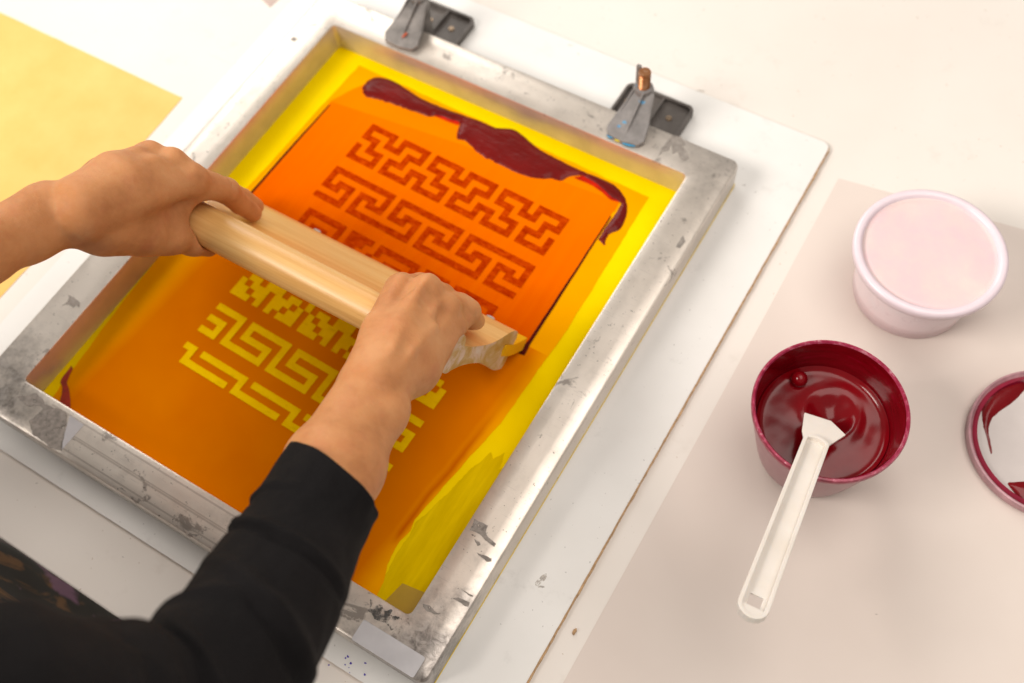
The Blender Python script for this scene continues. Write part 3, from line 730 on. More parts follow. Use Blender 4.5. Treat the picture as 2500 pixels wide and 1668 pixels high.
    if full:
        for (xa, xb, mt) in ((.3290, .3365, M_CYAN), (.3372, .3440, M_YELP), (.3450, .3560, M_CYAN)):
            bm = bmesh.new(); tube(bm, [(xa, .4697 - (.0012 if .335 < xa < .35 else 0), .0318), ((xa + xb) / 2, .4690, .0318), (xb, .4697 + .001, .0318)], [.0006, .0008, .0005], 8); from_bm('paint_mark', bm, mt, t0)
    else:
        bm = bmesh.new(); tube(bm, [(.3458 + dx, .4765, .0385), (.3470 + dx, .4820, .0392)], [.0009, .0012], 8); from_bm('paint_mark', bm, M_REDP, t0)
    return t0
clamp(0.0, 'right hinge clamp with rusty bolt and blue paint flecks, nearest the frame corner', True)
clamp(-.2370, 'left hinge clamp with a red paint fleck, cut by the top of the photo', False, full=False)

# ------------------------------------------------------------------ ink pot
ZB = -.0035
PC = (.5987, .2989); R1, R0, PH = .0540, .0376, .0775
pot = empty('ink_pot', (PC[0], PC[1], ZB), 'open round pot of dark crimson ink with a spatula in it', 'pot')
def rad(z): return R0 + (R1 - R0) * ((z - ZB) / (PH - ZB)) ** .8
outer = [(.0, ZB), (R0 - .003, ZB), (R0, ZB + .002)] + [(rad(z), z) for z in np.linspace(.004, PH - .008, 10)] + [(R1 - .0006, PH - .0075)]
o = lathe('pot_wall', outer, PC, M_POTSTAIN, pot)
o = lathe('rim', [(R1 - .0006, PH - .0075), (R1 + .0004, PH - .006), (R1 + .0008, PH - .0015), (R1 + .0002, PH), (R1 - .0012, PH + .0003), (R1 - .0022, PH - .001)], PC, M_RIMST, pot)
ZI = .046
o = lathe('inner_wall', [(R1 - .0022, PH - .001), (R1 - .003, PH - .006), (rad(.064) - .0018, .064), (rad(.055) - .0018, .055), (rad(ZI) - .0018, ZI), (rad(.036) - .0018, .036)], PC, M_POTIN, pot)
# ink surface with swirls and a scoop
scoop = un(2030, 1010, ZI)[:2]
vs, fs = [], []; nr, na = 46, 128; RI = rad(ZI) - .0016
for i in range(nr + 1):
    r = RI * i / nr
    for j in range(na):
        a = 2 * math.pi * j / na; x_, y_ = PC[0] + r * math.cos(a), PC[1] + r * math.sin(a)
        d = math.hypot((x_ - scoop[0]), (y_ - scoop[1]))
        h = -.0075 * math.exp(-(d / .0135) ** 2.2) + .0012 * math.exp(-((d - .019) / .005) ** 2) * (1 + .6 * math.sin(1.3 + 2 * math.atan2(y_ - scoop[1], x_ - scoop[0])))
        ang = math.atan2(y_ - scoop[1], x_ - scoop[0])
        h += .0006 * math.sin(ang * 3 + d * 160) * math.exp(-((d - .022) / .009) ** 2)
        h += .0014 * noise.noise(Vector((x_ * 50, y_ * 50, 3))) * math.exp(-(d / .026) ** 2)
        h += .0035 * math.exp(-((RI - r) / .0022) ** 1.5)
        h += .0001 * noise.noise(Vector((x_ * 120, y_ * 120, 7)))
        vs.append((x_, y_, ZI + h))
for i in range(nr):
    for j in range(na): fs.append((i * na + j, (i + 1) * na + j, (i + 1) * na + (j + 1) % na, i * na + (j + 1) % na))
o = mesh('ink', vs, fs, M_INKPOT, pot, smooth=True)
bm = bmesh.new(); bm.from_mesh(o.data); bmesh.ops.remove_doubles(bm, verts=bm.verts, dist=1e-6); bmesh.ops.recalc_face_normals(bm, faces=bm.faces)
bm.to_mesh(o.data); bm.free()
bp = un(1953, 922, .052)
bm = bmesh.new(); bmesh.ops.create_uvsphere(bm, u_segments=20, v_segments=12, radius=.0062, matrix=Matrix.Translation((bp[0], bp[1], .0495)))
from_bm('ink_bubble', bm, M_INKPOT, pot, smooth=True)

# spatula
zT = .0610
T = un(2007, 1040, zT); Pm = un(1958, 1168, .0815)
d = (Pm - T)
lo_, hi_ = 1.0, 8.0
for _ in range(50):
    md = (lo_ + hi_) / 2
    if pr(T + d * md)[1] < 1512: lo_ = md
    else: hi_ = md
Eend = T + d * lo_
Ls = float(np.linalg.norm(Eend - T)); ax = Vector((Eend - T)).normalized()
side = ax.cross(Vector((0, 0, 1))).normalized(); nrm = side.cross(ax).normalized()
sp = empty('spatula', tuple(Pm), 'white plastic spatula leaning on the rim of the crimson ink pot', 'spatula')
def SP(a, s, h): return Vector(T) + ax * a + side * s + nrm * h
# blade: pentagon tip
sgn = 1.0 if pr(SP(0, .01, 0))[0] > pr(SP(0, -.01, 0))[0] else -1.0
side *= sgn; nrm = side.cross(ax).normalized()
if nrm.z < 0: nrm *= -1
blade = [(-.0050, -.0146), (-.0076, .0046), (.0002, .0172), (.0160, .0096), (.0210, .0082), (.0210, -.0082), (.0130, -.0116)]
bm = bmesh.new()
tp = [bm.verts.new(SP(a, s, .0011)) for a, s in blade]; bt = [bm.verts.new(SP(a, s, -.0007)) for a, s in blade]
bm.faces.new(tp); bm.faces.new(bt[::-1])
for i in range(len(blade)): bm.faces.new([tp[i], bt[i], bt[(i + 1) % len(blade)], tp[(i + 1) % len(blade)]])
o = from_bm('spatula_blade', bm, M_SPAT, sp); bevel_obj(o, .0004, 2)
# handle: tray with raised rims and a hanging hole
def ribbon(bm, pts, hw, z0, z1):
    n = len(pts); A = []
    for i in range(n):
        p = np.array(pts[i]); q = np.array(pts[(i + 1) % n]); r = np.array(pts[i - 1])
        t_ = (q - r) / np.linalg.norm(q - r); nn_ = np.array([-t_[1], t_[0]])
        A.append([bm.verts.new(SP(*(p + nn_ * w), h)) for w, h in ((-hw, z0), (-hw, z1), (hw, z1), (hw, z0))])
    for i in range(n):
        j = (i + 1) % n
        for k in range(4): bm.faces.new([A[i][k], A[j][k], A[j][(k + 1) % 4], A[i][(k + 1) % 4]])
W2 = .0083
def outl(w, a0, a1, rr, n=8):
    out = []
    for k in range(n + 1):
        th_ = -math.pi / 2 + math.pi * k / n; out.append((a1 - rr + rr * math.cos(th_), w * math.sin(th_)))
    for k in range(n + 1):
        th_ = math.pi / 2 + math.pi * k / n; out.append((a0 + .004 + .004 * math.cos(th_), (w - .0006) * math.sin(th_)))
    return out
bm = bmesh.new(); ribbon(bm, outl(W2, .017, Ls, W2), .0014, -.0012, .0044)
o = from_bm('handle_rim', bm, M_SPAT, sp); bevel_obj(o, .0005, 2)
bm = bmesh.new()
def plate(bm, a0, a1, w, z0, z1):
    v = [bm.verts.new(SP(a, s, h)) for h in (z0, z1) for a, s in ((a0, -w), (a1, -w), (a1, w), (a0, w))]
    for f_ in ((0, 3, 2, 1), (4, 5, 6, 7), (0, 1, 5, 4), (1, 2, 6, 5), (2, 3, 7, 6), (3, 0, 4, 7)): bm.faces.new([v[i] for i in f_])
plate(bm, .0185, Ls - .0185, W2 - .0009, -.0010, .0006)
plate(bm, Ls - .0075, Ls - .0012, W2 - .0014, -.0010, .0036)
for s_ in (-1, 1):
    v = [bm.verts.new(SP(a, s, h)) for h in (-.0010, .0006) for a, s in ((Ls - .0186, s_ * (W2 - .0009)), (Ls - .0070, s_ * (W2 - .0009)), (Ls - .0070, s_ * .0042), (Ls - .0186, s_ * .0042))]
    for f_ in ((0, 3, 2, 1), (4, 5, 6, 7), (0, 1, 5, 4), (1, 2, 6, 5), (2, 3, 7, 6), (3, 0, 4, 7)): bm.faces.new([v[i] for i in f_])
o = from_bm('handle_web', bm, M_SPAT, sp); bevel_obj(o, .0003, 2)

# ------------------------------------------------------------------ lidded pot
QC = (.6129, .4696); QR, QR0, QH = .0583, .0456, .0596
pot2 = empty('lidded_pot', (QC[0], QC[1], ZB), 'round milky pot closed with a translucent pink lid', 'pot')
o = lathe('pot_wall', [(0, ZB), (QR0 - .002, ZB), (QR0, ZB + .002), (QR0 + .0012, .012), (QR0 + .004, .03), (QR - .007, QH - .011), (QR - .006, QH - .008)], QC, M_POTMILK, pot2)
lid = lathe('lid_rim', [(QR - .0062, QH - .0095), (QR - .0015, QH - .0090), (QR - .0002, QH - .0078), (QR + .0002, QH - .003), (QR - .0002, QH - .0012), (QR - .0022, QH), (QR - .0048, QH - .0002), (QR - .0066, QH - .0012), (QR - .0074, QH - .0034)], QC, M_RIMW, pot2)
vs, fs = [], []; nr, na = 30, 96; RI = QR - .0073
for i in range(nr + 1):
    r = RI * i / nr
    for j in range(na):
        a = 2 * math.pi * j / na; x_, y_ = QC[0] + r * math.cos(a), QC[1] + r * math.sin(a)
        h = .0006 * noise.noise(Vector((x_ * 30, y_ * 30, 0))) - .0008 * math.exp(-((RI - r) / .0016) ** 2)
        vs.append((x_, y_, QH - .0034 + h * (1 if i < nr else 0) + (.0003 if i == nr else 0)))
for i in range(nr):
    for j in range(na): fs.append((i * na + j, (i + 1) * na + j, (i + 1) * na + (j + 1) % na, i * na + (j + 1) % na))
o = mesh('lid_panel', vs, fs, M_LIDP, pot2, smooth=True)

# ------------------------------------------------------------------ loose lid at the right edge
LC = un(2560, 1085, .0)[:2]; LR = .0600
ld = empty('loose_lid', (LC[0], LC[1], ZB), 'upturned pot lid smeared with crimson ink at the right edge', 'lid')
o = lathe('lid_disc', [(0, ZB + .0022), (LR - .008, ZB + .0022), (LR - .0070, ZB + .0030)], LC, M_LIDC, ld)
o = lathe('inner_ring', [(LR - .0078, ZB + .0030), (LR - .0068, ZB + .0075), (LR - .0045, ZB + .0082), (LR - .0034, ZB + .0064)], LC, ink('ring_ink', (.26, .004, .03), .2), ld)
o = lathe('outer_ring', [(LR - .0034, ZB + .0064), (LR - .0028, ZB + .0068), (LR - .0014, ZB + .0092), (LR, ZB + .0088), (LR + .0002, ZB + .002), (LR - .0006, ZB)], LC, mat_plain('lid_edge', (.46, .25, .28), .3, var=.25, scale=90), ld)
s_pts = [(2400, 990), (2415, 955), (2440, 935), (2470, 925), (2498, 922), (2505, 945), (2480, 975), (2440, 1005), (2418, 1030), (2416, 1060), (2424, 1100), (2420, 1105), (2408, 1060), (2400, 1025)]
blob('ink_smear', [jit(p, .0006, 200, 3) for p in catmull([P2(u, v, 0) for u, v in s_pts], 4)], ZB + .0023, .0018, .003, M_INKPOT, ld, step=.0016)
s_pts = [(2462, 1180), (2480, 1176), (2520, 1180), (2530, 1230), (2505, 1235), (2480, 1205)]
blob('ink_smear', [jit(p, .0006, 200, 3) for p in catmull([P2(u, v, 0) for u, v in s_pts], 4)], ZB + .0023, .0018, .003, M_INKPOT, ld, step=.0016)

# ------------------------------------------------------------------ implicit surfaces for the hands
def surface_nets(D, org, h):
    """isosurface D=0 of a grid (negative inside) as quads"""
    S = D < 0
    nx, ny, nz = D.shape
    c = [(0, 0, 0), (1, 0, 0), (0, 1, 0), (1, 1, 0), (0, 0, 1), (1, 0, 1), (0, 1, 1), (1, 1, 1)]
    cnt = np.zeros((nx - 1, ny - 1, nz - 1), np.int8)
    for a, b, d in c: cnt += S[a:nx - 1 + a, b:ny - 1 + b, d:nz - 1 + d]
    act = (cnt > 0) & (cnt < 8)
    idx = -np.ones(act.shape, np.int64); I, J, K = np.nonzero(act); idx[I, J, K] = np.arange(len(I))
    acc = np.zeros((len(I), 3)); num = np.zeros(len(I))
    for p in range(8):
        for q in range(p + 1, 8):
            if sum(abs(c[p][k] - c[q][k]) for k in range(3)) != 1: continue
            da = D[I + c[p][0], J + c[p][1], K + c[p][2]]; db = D[I + c[q][0], J + c[q][1], K + c[q][2]]
            m = (da < 0) != (db < 0); t_ = np.where(m, da / np.where(m, da - db, 1), 0)
            for k in range(3): acc[:, k] += np.where(m, c[p][k] + t_ * (c[q][k] - c[p][k]), 0)
            num += m
    V = acc / num[:, None] + np.stack([I, J, K], 1); V = V * h + org
    faces = []
    for ax_ in range(3):
        sl = [slice(1, s_ - 1) for s_ in D.shape]; sl2 = list(sl)
        sl[ax_] = slice(0, D.shape[ax_] - 1); sl2[ax_] = slice(1, D.shape[ax_])
        # edge between grid point p and p+e_ax
        A = S[tuple(sl)]; B = S[tuple(sl2)]
        ch = np.argwhere(A != B)
        if len(ch) == 0: continue
        off = np.array([1, 1, 1]); off[ax_] = 0
        P_ = ch + off
        u_, v_ = [(1, 2), (2, 0), (0, 1)][ax_]
        eu = np.zeros(3, int); eu[u_] = 1; ev = np.zeros(3, int); ev[v_] = 1
        g_ = lambda Q: idx[Q[:, 0], Q[:, 1], Q[:, 2]]
        q0, q1, q2, q3 = g_(P_ - eu - ev), g_(P_ - ev), g_(P_), g_(P_ - eu)
        ins = A[tuple(ch.T)]
        f1 = np.stack([q0, q1, q2, q3], 1); f2 = f1[:, ::-1]
        faces.append(np.where(ins[:, None], f1, f2))
    return V, np.concatenate(faces)
def smin(a, b, k):
    hh = np.clip(.5 + .5 * (b - a) / k, 0, 1); return b + (a - b) * hh - k * hh * (1 - hh)
def smax(a, b, k): return -smin(-a, -b, k)
class Field:
    def __init__(s, lo, hi, h):
        s.h = h; s.org = np.array(lo, float)
        n_ = [int((hi[i] - lo[i]) / h) + 1 for i in range(3)]
        g_ = np.meshgrid(*[np.arange(k) * h + lo[i] for i, k in enumerate(n_)], indexing='ij')
        s.X, s.Y, s.Z = [q.astype(np.float32) for q in g_]; s.D = np.full(s.X.shape, 1.0, np.float32)
    def cap(s, a, b, ra, rb):
        a = np.array(a, float); b = np.array(b, float); d = b - a; L = max(float(d @ d), 1e-12)
        t_ = np.clip(((s.X - a[0]) * d[0] + (s.Y - a[1]) * d[1] + (s.Z - a[2]) * d[2]) / L, 0, 1)
        return np.sqrt((s.X - a[0] - t_ * d[0]) ** 2 + (s.Y - a[1] - t_ * d[1]) ** 2 + (s.Z - a[2] - t_ * d[2]) ** 2) - (ra + (rb - ra) * t_)
    def add(s, d, k): s.D = smin(s.D, d, k)
    def chain(s, pts, rs, k, kk=.004):
        d = s.cap(pts[0], pts[1], rs[0], rs[1])
        for i in range(1, len(pts) - 1): d = smin(d, s.cap(pts[i], pts[i + 1], rs[i], rs[i + 1]), kk)
        s.add(d, k)
    def mesh(s): return surface_nets(s.D, s.org, s.h)
def HX(x): y_, z_ = st2(HS, HT); return np.array([x, y_, z_])     # handle axis
def carve(fl_, x0, x1, r, k=.0015):   # keep the flesh off the handle
    fl_.D = smax(fl_.D, -fl_.cap(HX(x0), HX(x1), r, r), k)

# ---- right hand
def hand_right():
    f_ = Field((.225, -.030, .070), (.425, .262, .245), .0013)
    I_, Mi, Ri, Li = un(980, 708, .152), un(1041, 710, .158), un(1086, 754, .149), un(1102, 799, .140)
    W1, W2_ = un(880, 962, .176), un(932, 978, .170)
    e1, e2 = un(786, 1130, .202), un(848, 1148, .196)
    e3, e4 = un(715, 1300, .224), un(760, 1318, .222)
    f_.chain([W1, e1, e3], [.0168, .0200, .022], .004, .012)
    f_.chain([W2_, e2, e4], [.0168, .0196, .022], .016, .012)
    f_.add(f_.cap(un(958, 1000, .178), un(954, 1012, .179), .0095, .0095), .012)
    # veins
    for pts_ in (((915, 900, .1935), (960, 850, .1900), (985, 790, .1815), (1010, 745, .1735)), ((960, 930, .1850), (1005, 860, .1825), (1060, 800, .1695))):
        f_.chain([un(*q) for q in pts_], [.0014] * len(pts_), .006, .003)
    bI, bM, bR, bL = un(888, 922, .180), un(902, 930, .184), un(922, 935, .182), un(945, 945, .174)
    for b_, k_, r0, r1 in ((bI, I_, .0150, .0112), (bM, Mi, .0145, .0110), (bR, Ri, .0140, .0106), (bL, Li, .0145, .0100)):
        mid = (b_ + k_) / 2 + np.array([0, 0, .003])
        f_.chain([b_, mid, k_], [r0 * .95, .0120, r1], .0055, .006)
    # palm mass under the metacarpals
    f_.add(f_.cap(un(928, 862, .156), un(978, 745, .142), .0155, .0115), .012)
    f_.add(f_.cap(un(1006, 886, .152), un(1066, 845, .136), .0165, .0130), .012)
    f_.add(f_.cap(un(930, 940, .164), un(1008, 910, .150), .0165, .0150), .012)
    # knuckle caps and tendons
    for k_, r_ in ((I_, .0088), (Mi, .0092), (Ri, .0088), (Li, .0084)):
        f_.add(f_.cap(k_ + np.array([0, .002, .0036]), k_ + np.array([0, -.004, .0042]), r_ * .93, r_ * .72), .0025)
    for b_, k_ in ((bI, I_), (bM, Mi), (bR, Ri), (bL, Li)):
        a_ = b_ * .62 + k_ * .38 + np.array([0, 0, .0120]); f_.add(f_.cap(a_, k_ + np.array([0, 0, .0100]), .0012, .0028), .005)
    # valleys between the knuckles
    for p, q, w_ in ((I_, Mi, .0036), (Mi, Ri, .0052), (Ri, Li, .0046)):
        c_ = (p + q) / 2 + np.array([.001, .008, .0145]); e_ = c_ + np.array([.002, -.022, .005])
        f_.D = smax(f_.D, -f_.cap(c_, e_, w_, .0008), .008)
    # fingers over the handle and down the front of the neck
    for n_, (k_, r_) in enumerate(((I_, .0100), (Mi, .0102), (Ri, .0096), (Li, .0086))):
        def on(s__, t__, dx): y_, z_ = st2(s__, t__); return np.array([k_[0] - dx, y_, z_])
        f_.chain([k_, on(.126, .0225, .003), on(.104, .0165, .006), on(.088, .0145, .008)], [r_ * 1.06, r_, r_ * .9, r_ * .8], .0035, .003)
    # thumb under the handle, on the near side
    f_.chain([un(915, 930, .166), un(935, 862, .140), np.array([.325, .160, .106]), np.array([.315, .172, .099]), np.array([.303, .182, .096])], [.0150, .0125, .0108, .0098, .0085], .010, .006)
    carve(f_, .2, .5, HR + .0004)
    return f_
# ---- left hand
def hand_left():
    f_ = Field((-.070, .020, .055), (.205, .285, .300), .0014)
    I_, Mi, Ri, Li = un(464, 438, .176), un(419, 401, .186), un(366, 383, .190), un(330, 405, .176)
    W1, W2_ = un(122, 503, .216), un(150, 552, .208)
    f_.chain([W1, un(50, 545, .226), un(-60, 598, .242), un(-200, 680, .262)], [.0156, .0138, .0148, .019], .004, .012)
    f_.chain([W2_, un(70, 582, .216), un(-40, 632, .232), un(-190, 720, .250)], [.0148, .0136, .0144, .019], .014, .012)
    f_.add(f_.cap(un(104, 492, .226), un(112, 488, .226), .0100, .0090), .012)
    bI, bM, bR, bL = un(205, 530, .214), un(198, 505, .221), un(190, 482, .220), un(190, 478, .208)
    for b_, k_, r0, r1 in ((bI, I_, .0150, .0112), (bM, Mi, .0150, .0108), (bR, Ri, .0145, .0102), (bL, Li, .0145, .0096)):
        mid = (b_ + k_) / 2 + np.array([0, 0, .003]); f_.chain([b_, mid, k_], [r0, .0132, r1], .0065, .008)
    # palm and thenar mass
    f_.add(f_.cap(un(240, 545, .192), un(380, 500, .160), .0190, .0165), .014)
    f_.add(f_.cap(un(250, 545, .188), un(352, 560, .165), .0165, .0160), .014)
    for k_, r_ in ((I_, .0088), (Mi, .0088), (Ri, .0084)):
        f_.add(f_.cap(k_ + np.array([0, .001, .0038]), k_ + np.array([-.004, -.002, .0042]), r_ * .92, r_ * .72), .0025)
    for b_, k_ in ((bI, I_), (bM, Mi), (bR, Ri)):
        a_ = b_ * .62 + k_ * .38 + np.array([0, 0, .0128]); f_.add(f_.cap(a_, k_ + np.array([0, 0, .0100]), .0014, .0028), .005)
    for p, q in ((I_, Mi), (Mi, Ri)):
        c_ = (p + q) / 2 + np.array([.008, .005, .0135]); e_ = c_ + np.array([-.032, -.006, .005])
        f_.D = smax(f_.D, -f_.cap(c_, e_, .0056, .0008), .007)
    # index finger along the jaw
    pipI, dipI, tipI = un(553, 466, .136), un(585, 497, .108), un(618, 521, .084)
    f_.chain([I_, pipI], [.0110, .0097], .006); 
    f_.chain([pipI, dipI, tipI], [.0097, .0082, .0070], .0025, .002)
    # middle finger behind it
    pM, dM, tM = un(548, 462, .124), un(592, 484, .096), un(624, 504, .074)
    f_.chain([Mi, un(490, 440, .148), pM], [.0100, .0084, .0084], .006)
    f_.chain([pM, dM, tM], [.0084, .0078, .0068], .0015, .002)
    for q_, w_ in ((pipI, .0009), (dipI, .0008)):
        for k2 in (-.0022, .0, .0022):
            c2 = q_ + (tipI - pipI) / np.linalg.norm(tipI - pipI) * k2 + np.array([.002, .002, .0096 if w_ > .00085 else .0080])
            f_.D = smax(f_.D, -f_.cap(c2 + np.array([-.004, .004, 0]), c2 + np.array([.004, -.002, -.001]), w_, w_), .0012)
    # ring and little fold around the end
    hy, hz = st2(HS, HT)
    f_.chain([Ri, un(450, 415, .140), un(500, 440, .108), un(540, 470, .090)], [.0100, .0090, .0080, .0070], .005, .002)
    f_.chain([Li, un(392, 430, .132), un(440, 450, .104), un(480, 470, .092)], [.0096, .0084, .0072, .0064], .005, .002)
    # web between index and thumb around the handle end
    f_.add(f_.cap(un(470, 462, .160), un(405, 520, .156), .0085, .0130), .010)
    f_.add(f_.cap(un(405, 520, .156), un(385, 575, .148), .0130, .0125), .008)
    # thumb
    f_.chain([un(262, 560, .186), un(352, 572, .160), un(418, 578, .146), un(470, 590, .126), un(508, 600, .112)], [.0165, .0140, .0118, .0098, .0085], .008, .006)
    carve(f_, SX0 + .061, .5, HR + .0006)
    return f_
parts_v, parts_f, off = [], [], 0
for f_ in (hand_right(), hand_left()):
    V, Fq = f_.mesh(); parts_v.append(V); parts_f.append(Fq + off); off += len(V)
# hidden continuation: upper arms and trunk, one coarse field
bf = Field((-.30, -.50, -.15), (.62, .16, .66), .009)
rE = un(480, 1700, .290); lE = un(-420, 800, .275)
SHR, SHL = np.array([.20, -.27, .50]), np.array([-.20, -.20, .50])
bf.chain([un(735, 1320, .226), rE, SHR], [.022, .026, .036], .02, .02)
bf.chain([un(-195, 712, .256), lE, SHL], [.030, .034, .045], .03, .02)
bf.add(bf.cap(SHR + np.array([-.04, 0, -.01]), SHL + np.array([.04, 0, -.01]), .06, .06), .05)
bf.add(bf.cap((.0, -.26, .42), (.0, -.25, .0), .085, .085), .06)
V, Fq = bf.mesh(); parts_v.append(V); parts_f.append(Fq + off)
PV = np.concatenate(parts_v); PF = np.concatenate(parts_f)
person = empty('person', (0, -.25, -.9), 'person in black long sleeves and paint-stained apron pulling the squeegee', 'person')
me = bpy.data.meshes.new('body'); me.from_pydata(PV.tolist(), [], PF.tolist()); me.update()
bd = link('body', me, M_SKIN, person, smooth=True)
sm = bd.modifiers.new('smooth', 'SMOOTH'); sm.factor = .5; sm.iterations = 4

# nails of the left index and middle finger
def nail(u, v, z, L, W_, dirp):
    c_ = un(u, v, z); d_ = un(*dirp, z - .008) - c_; d_ = d_ / np.linalg.norm(d_)
    view = CP - c_; view /= np.linalg.norm(view)
    s_ = np.cross(d_, view); s_ /= np.linalg.norm(s_); n_ = np.cross(s_, d_)
    vs, fs = [], []
    for i in range(9):
        for j in range(7):
            a = (i / 8 - .5) * L; b = (j / 6 - .5) * W_ * (1 - .25 * (i / 8 - .5) ** 2 * 4)
            vs.append(c_ + d_ * a + s_ * b + n_ * (-.35 * b * b / W_ * 4))
    for i in range(8):
        for j in range(6): fs.append((i * 7 + j, i * 7 + j + 1, (i + 1) * 7 + j + 1, (i + 1) * 7 + j))
    return mesh('fingernail', vs, fs, M_NAIL, person, smooth=True)

# ---- sleeve of the right arm: swept cloth with folds
def sleeve(name, pts, rad_, flat, folds, mat, seed=0, nseg=72, n=64, cuff=True):
    TILT = .012
    P_ = catmull(pts, max(2, nseg // (len(pts) - 1)), closed=False); R_ = [r[0] for r in catmull([(r,) for r in rad_], max(2, nseg // (len(pts) - 1)), closed=False)]
    m_ = len(P_); vs, fs = [], []
    L = [0.0]
    for i in range(1, m_): L.append(L[-1] + float(np.linalg.norm(P_[i] - P_[i - 1])))
    up0 = Vector((0, 0, 1))
    for i in range(m_):
        d_ = Vector((P_[min(i + 1, m_ - 1)] - P_[max(i - 1, 0)]).tolist()).normalized()
        s_ = d_.cross(up0).normalized(); t_ = s_.cross(d_).normalized()
        for j in range(n):
            a = 2 * math.pi * j / n
            r = R_[i]
            for (l0, amp, wid, tilt, ph) in folds:
                c_ = L[i] - l0 - tilt * math.cos(a - ph)
                r += amp * math.exp(-(c_ / wid) ** 2) * max(0.0, .35 + .65 * math.cos(a - ph + .5 + 1.5 * noise.noise(Vector((l0 * 40, 3, 1)))))
            r += .0016 * noise.noise(Vector((math.cos(a) * 1.6, math.sin(a) * 1.6, L[i] * 22 + seed)))
            r += .0008 * noise.noise(Vector((math.cos(a) * 4, math.sin(a) * 4, L[i] * 60 + seed)))
            tl = TILT * math.exp(-L[i] / .03) * (math.cos(a) - .6 * math.sin(a))
            vs.append(Vector(P_[i].tolist()) + s_ * math.cos(a) * r + t_ * math.sin(a) * r * flat - d_ * tl)
    base = 0
    for i in range(m_ - 1):
        for j in range(n): fs.append((i * n + j, i * n + (j + 1) % n, (i + 1) * n + (j + 1) % n, (i + 1) * n + j))
    if cuff:   # turned-in hem
        d_ = Vector((P_[1] - P_[0]).tolist()).normalized(); c0 = Vector(P_[0].tolist())
        for k, (ra, da) in enumerate(((.975, -.0008), (.93, .0002), (.90, .004), (.88, .03))):
            for j in range(n): vs.append(c0 + (vs[j] - c0) * ra + d_ * da)
        st_ = m_ * n
        prev = list(range(n))
        for k in range(4):
            cur = [st_ + k * n + j for j in range(n)]
            for j in range(n): fs.append((prev[(j + 1) % n], prev[j], cur[j], cur[(j + 1) % n]))
            prev = cur
    return mesh(name, vs, fs, mat, person, smooth=True)
cuffp = un(812, 1176, .206)
S_pts = [cuffp, un(737, 1306, .222), un(677, 1421, .240), un(605, 1541, .262), un(515, 1655, .283), un(390, 1755, .305), un(220, 1795, .335), un(40, 1830, .37), un(-500, 1930, .42)]
S_rad = [.0326, .0338, .0372, .0378, .0385, .0420, .0460, .0500, .060]
folds = [(.024, .0016, .0030, .010, .5), (.029, -.0016, .0022, .010, .5), (.062, .0030, .0045, .018, 2.4), (.068, -.0030, .0026, .018, 2.4), (.104, .0042, .0060, .026, 2.7), (.112, -.0034, .0030, .026, 2.7), (.136, .0026, .0050, -.012, 2.2), (.160, .0050, .0070, .030, 2.8), (.169, -.0042, .0036, .030, 2.8), (.205, .005, .009, .018, 3.0), (.222, -.004, .005, .02, 3.0), (.262, .005, .012, .01, 3.0)]
slv = sleeve('sleeve', S_pts, S_rad, .92, folds, M_SHIRT, 3, nseg=160, n=96)
slv['label'] = 'black right sleeve with soft folds ending at mid forearm'
# shirt trunk and left sleeve (mostly outside the frame)
bf = Field((-.36, -.56, -.10), (.40, .06, .70), .008)
bf.chain([un(-330, 780, .27), lE, SHL], [.040, .048, .058], .02, .02)
bf.chain([un(60, 1840, .367), un(-500, 1950, .42), SHR], [.044, .054, .066], .03, .02)
bf.add(bf.cap(SHR + np.array([-.04, 0, -.01]), SHL + np.array([.04, 0, -.01]), .075, .075), .05)
bf.add(bf.cap((.0, -.26, .42), (.0, -.25, .0), .125, .135), .06)
V, Fq = bf.mesh(); me = bpy.data.meshes.new('shirt'); me.from_pydata(V.tolist(), [], Fq.tolist()); me.update()
sh = link('shirt', me, M_SHIRT, person, smooth=True); mm = sh.modifiers.new('smooth', 'SMOOTH'); mm.iterations = 6
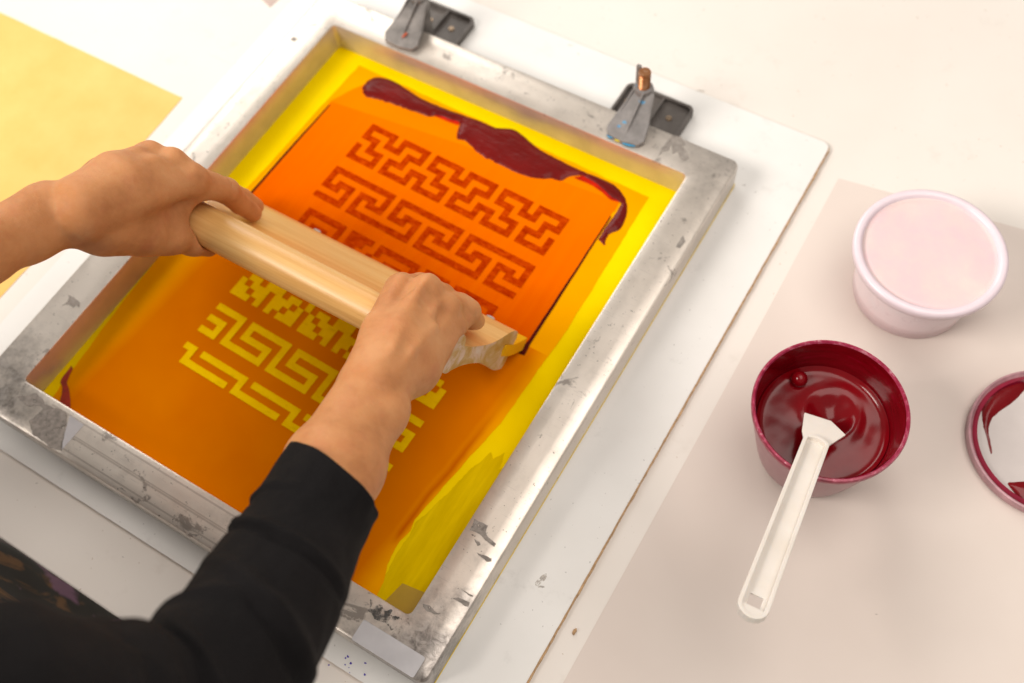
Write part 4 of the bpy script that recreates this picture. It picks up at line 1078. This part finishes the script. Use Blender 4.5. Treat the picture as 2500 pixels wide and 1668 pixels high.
# apron: curved cloth panel over the front of the trunk, hanging past the table edge
vs, fs = [], []; na, nz = 60, 60
for i in range(nz + 1):
    z_ = .36 - 1.0 * i / nz
    for j in range(na + 1):
        a = math.radians(-30 + 240 * j / na)
        rx_ = .158 + .02 * max(0, -z_); ry_ = .158
        if z_ > .1: ry_ -= (z_ - .1) * .10
        fo = .004 * math.sin(j * .8 + 1.2 * math.sin(z_ * 9)) * (.3 + min(1, max(0, .3 - z_) * 1.6)) + .003 * noise.noise(Vector((j * .25, z_ * 14, 1)))
        x_ = .014 + (rx_ + fo) * math.cos(a); y_ = -.236 + (ry_ + fo) * math.sin(a)
        vs.append((x_, y_, z_))
for i in range(nz):
    for j in range(na): fs.append((i * (na + 1) + j, (i + 1) * (na + 1) + j, (i + 1) * (na + 1) + j + 1, i * (na + 1) + j + 1))
ap = mesh('apron', vs, fs, M_APRON, person, smooth=True)
so = ap.modifiers.new('thick', 'SOLIDIFY'); so.thickness = .0015
ap['label'] = 'black apron with brown and purple paint smears'
# trousers
bf = Field((-.24, -.42, -.90), (.26, -.08, .06), .010)
bf.add(bf.cap((.085, -.25, -.02), (.10, -.25, -.86), .088, .05), .02)
bf.add(bf.cap((-.085, -.25, -.02), (-.10, -.25, -.86), .088, .05), .02)
V, Fq = bf.mesh(); me = bpy.data.meshes.new('trousers'); me.from_pydata(V.tolist(), [], Fq.tolist()); me.update()
link('trousers', me, M_TROU, person, smooth=True)

# ------------------------------------------------------------------ light
w = bpy.data.worlds.new('World'); sc.world = w; w.use_nodes = True
wn = w.node_tree; bg = wn.nodes['Background']; bg.inputs[0].default_value = (1.0, .93, .85, 1); bg.inputs[1].default_value = .28
def area(name, loc, tgt, sx, sy, power, color):
    l = bpy.data.lights.new(name, 'AREA'); l.shape = 'RECTANGLE'; l.size = sx; l.size_y = sy; l.energy = power; l.color = color
    o = bpy.data.objects.new(name, l); COL.objects.link(o); o.location = loc
    o.rotation_euler = (Vector(tgt) - Vector(loc)).to_track_quat('-Z', 'Y').to_euler(); return o
area('window_light', (-1.35, 1.7, 1.25), (.1, .45, 0), 1.5, 1.0, 22, (1.0, .955, .895))
area('overhead_fill', (.95, .45, 1.85), (.65, .2, 0), 1.6, 1.2, 20, (1.0, .925, .85))  # soft overhead lamp, set to the right as added fill for the lower right
area('key_light', (-.85, -1.15, 1.70), (.35, .25, 0), 1.1, .9, 60, (1.0, .935, .86))

sc.view_settings.view_transform = 'Standard'; sc.view_settings.look = 'None'; sc.view_settings.exposure = 0.04; sc.view_settings.gamma = 1
sc.cycles.use_denoising = True; sc.cycles.max_bounces = 8
sc.render.film_transparent = False
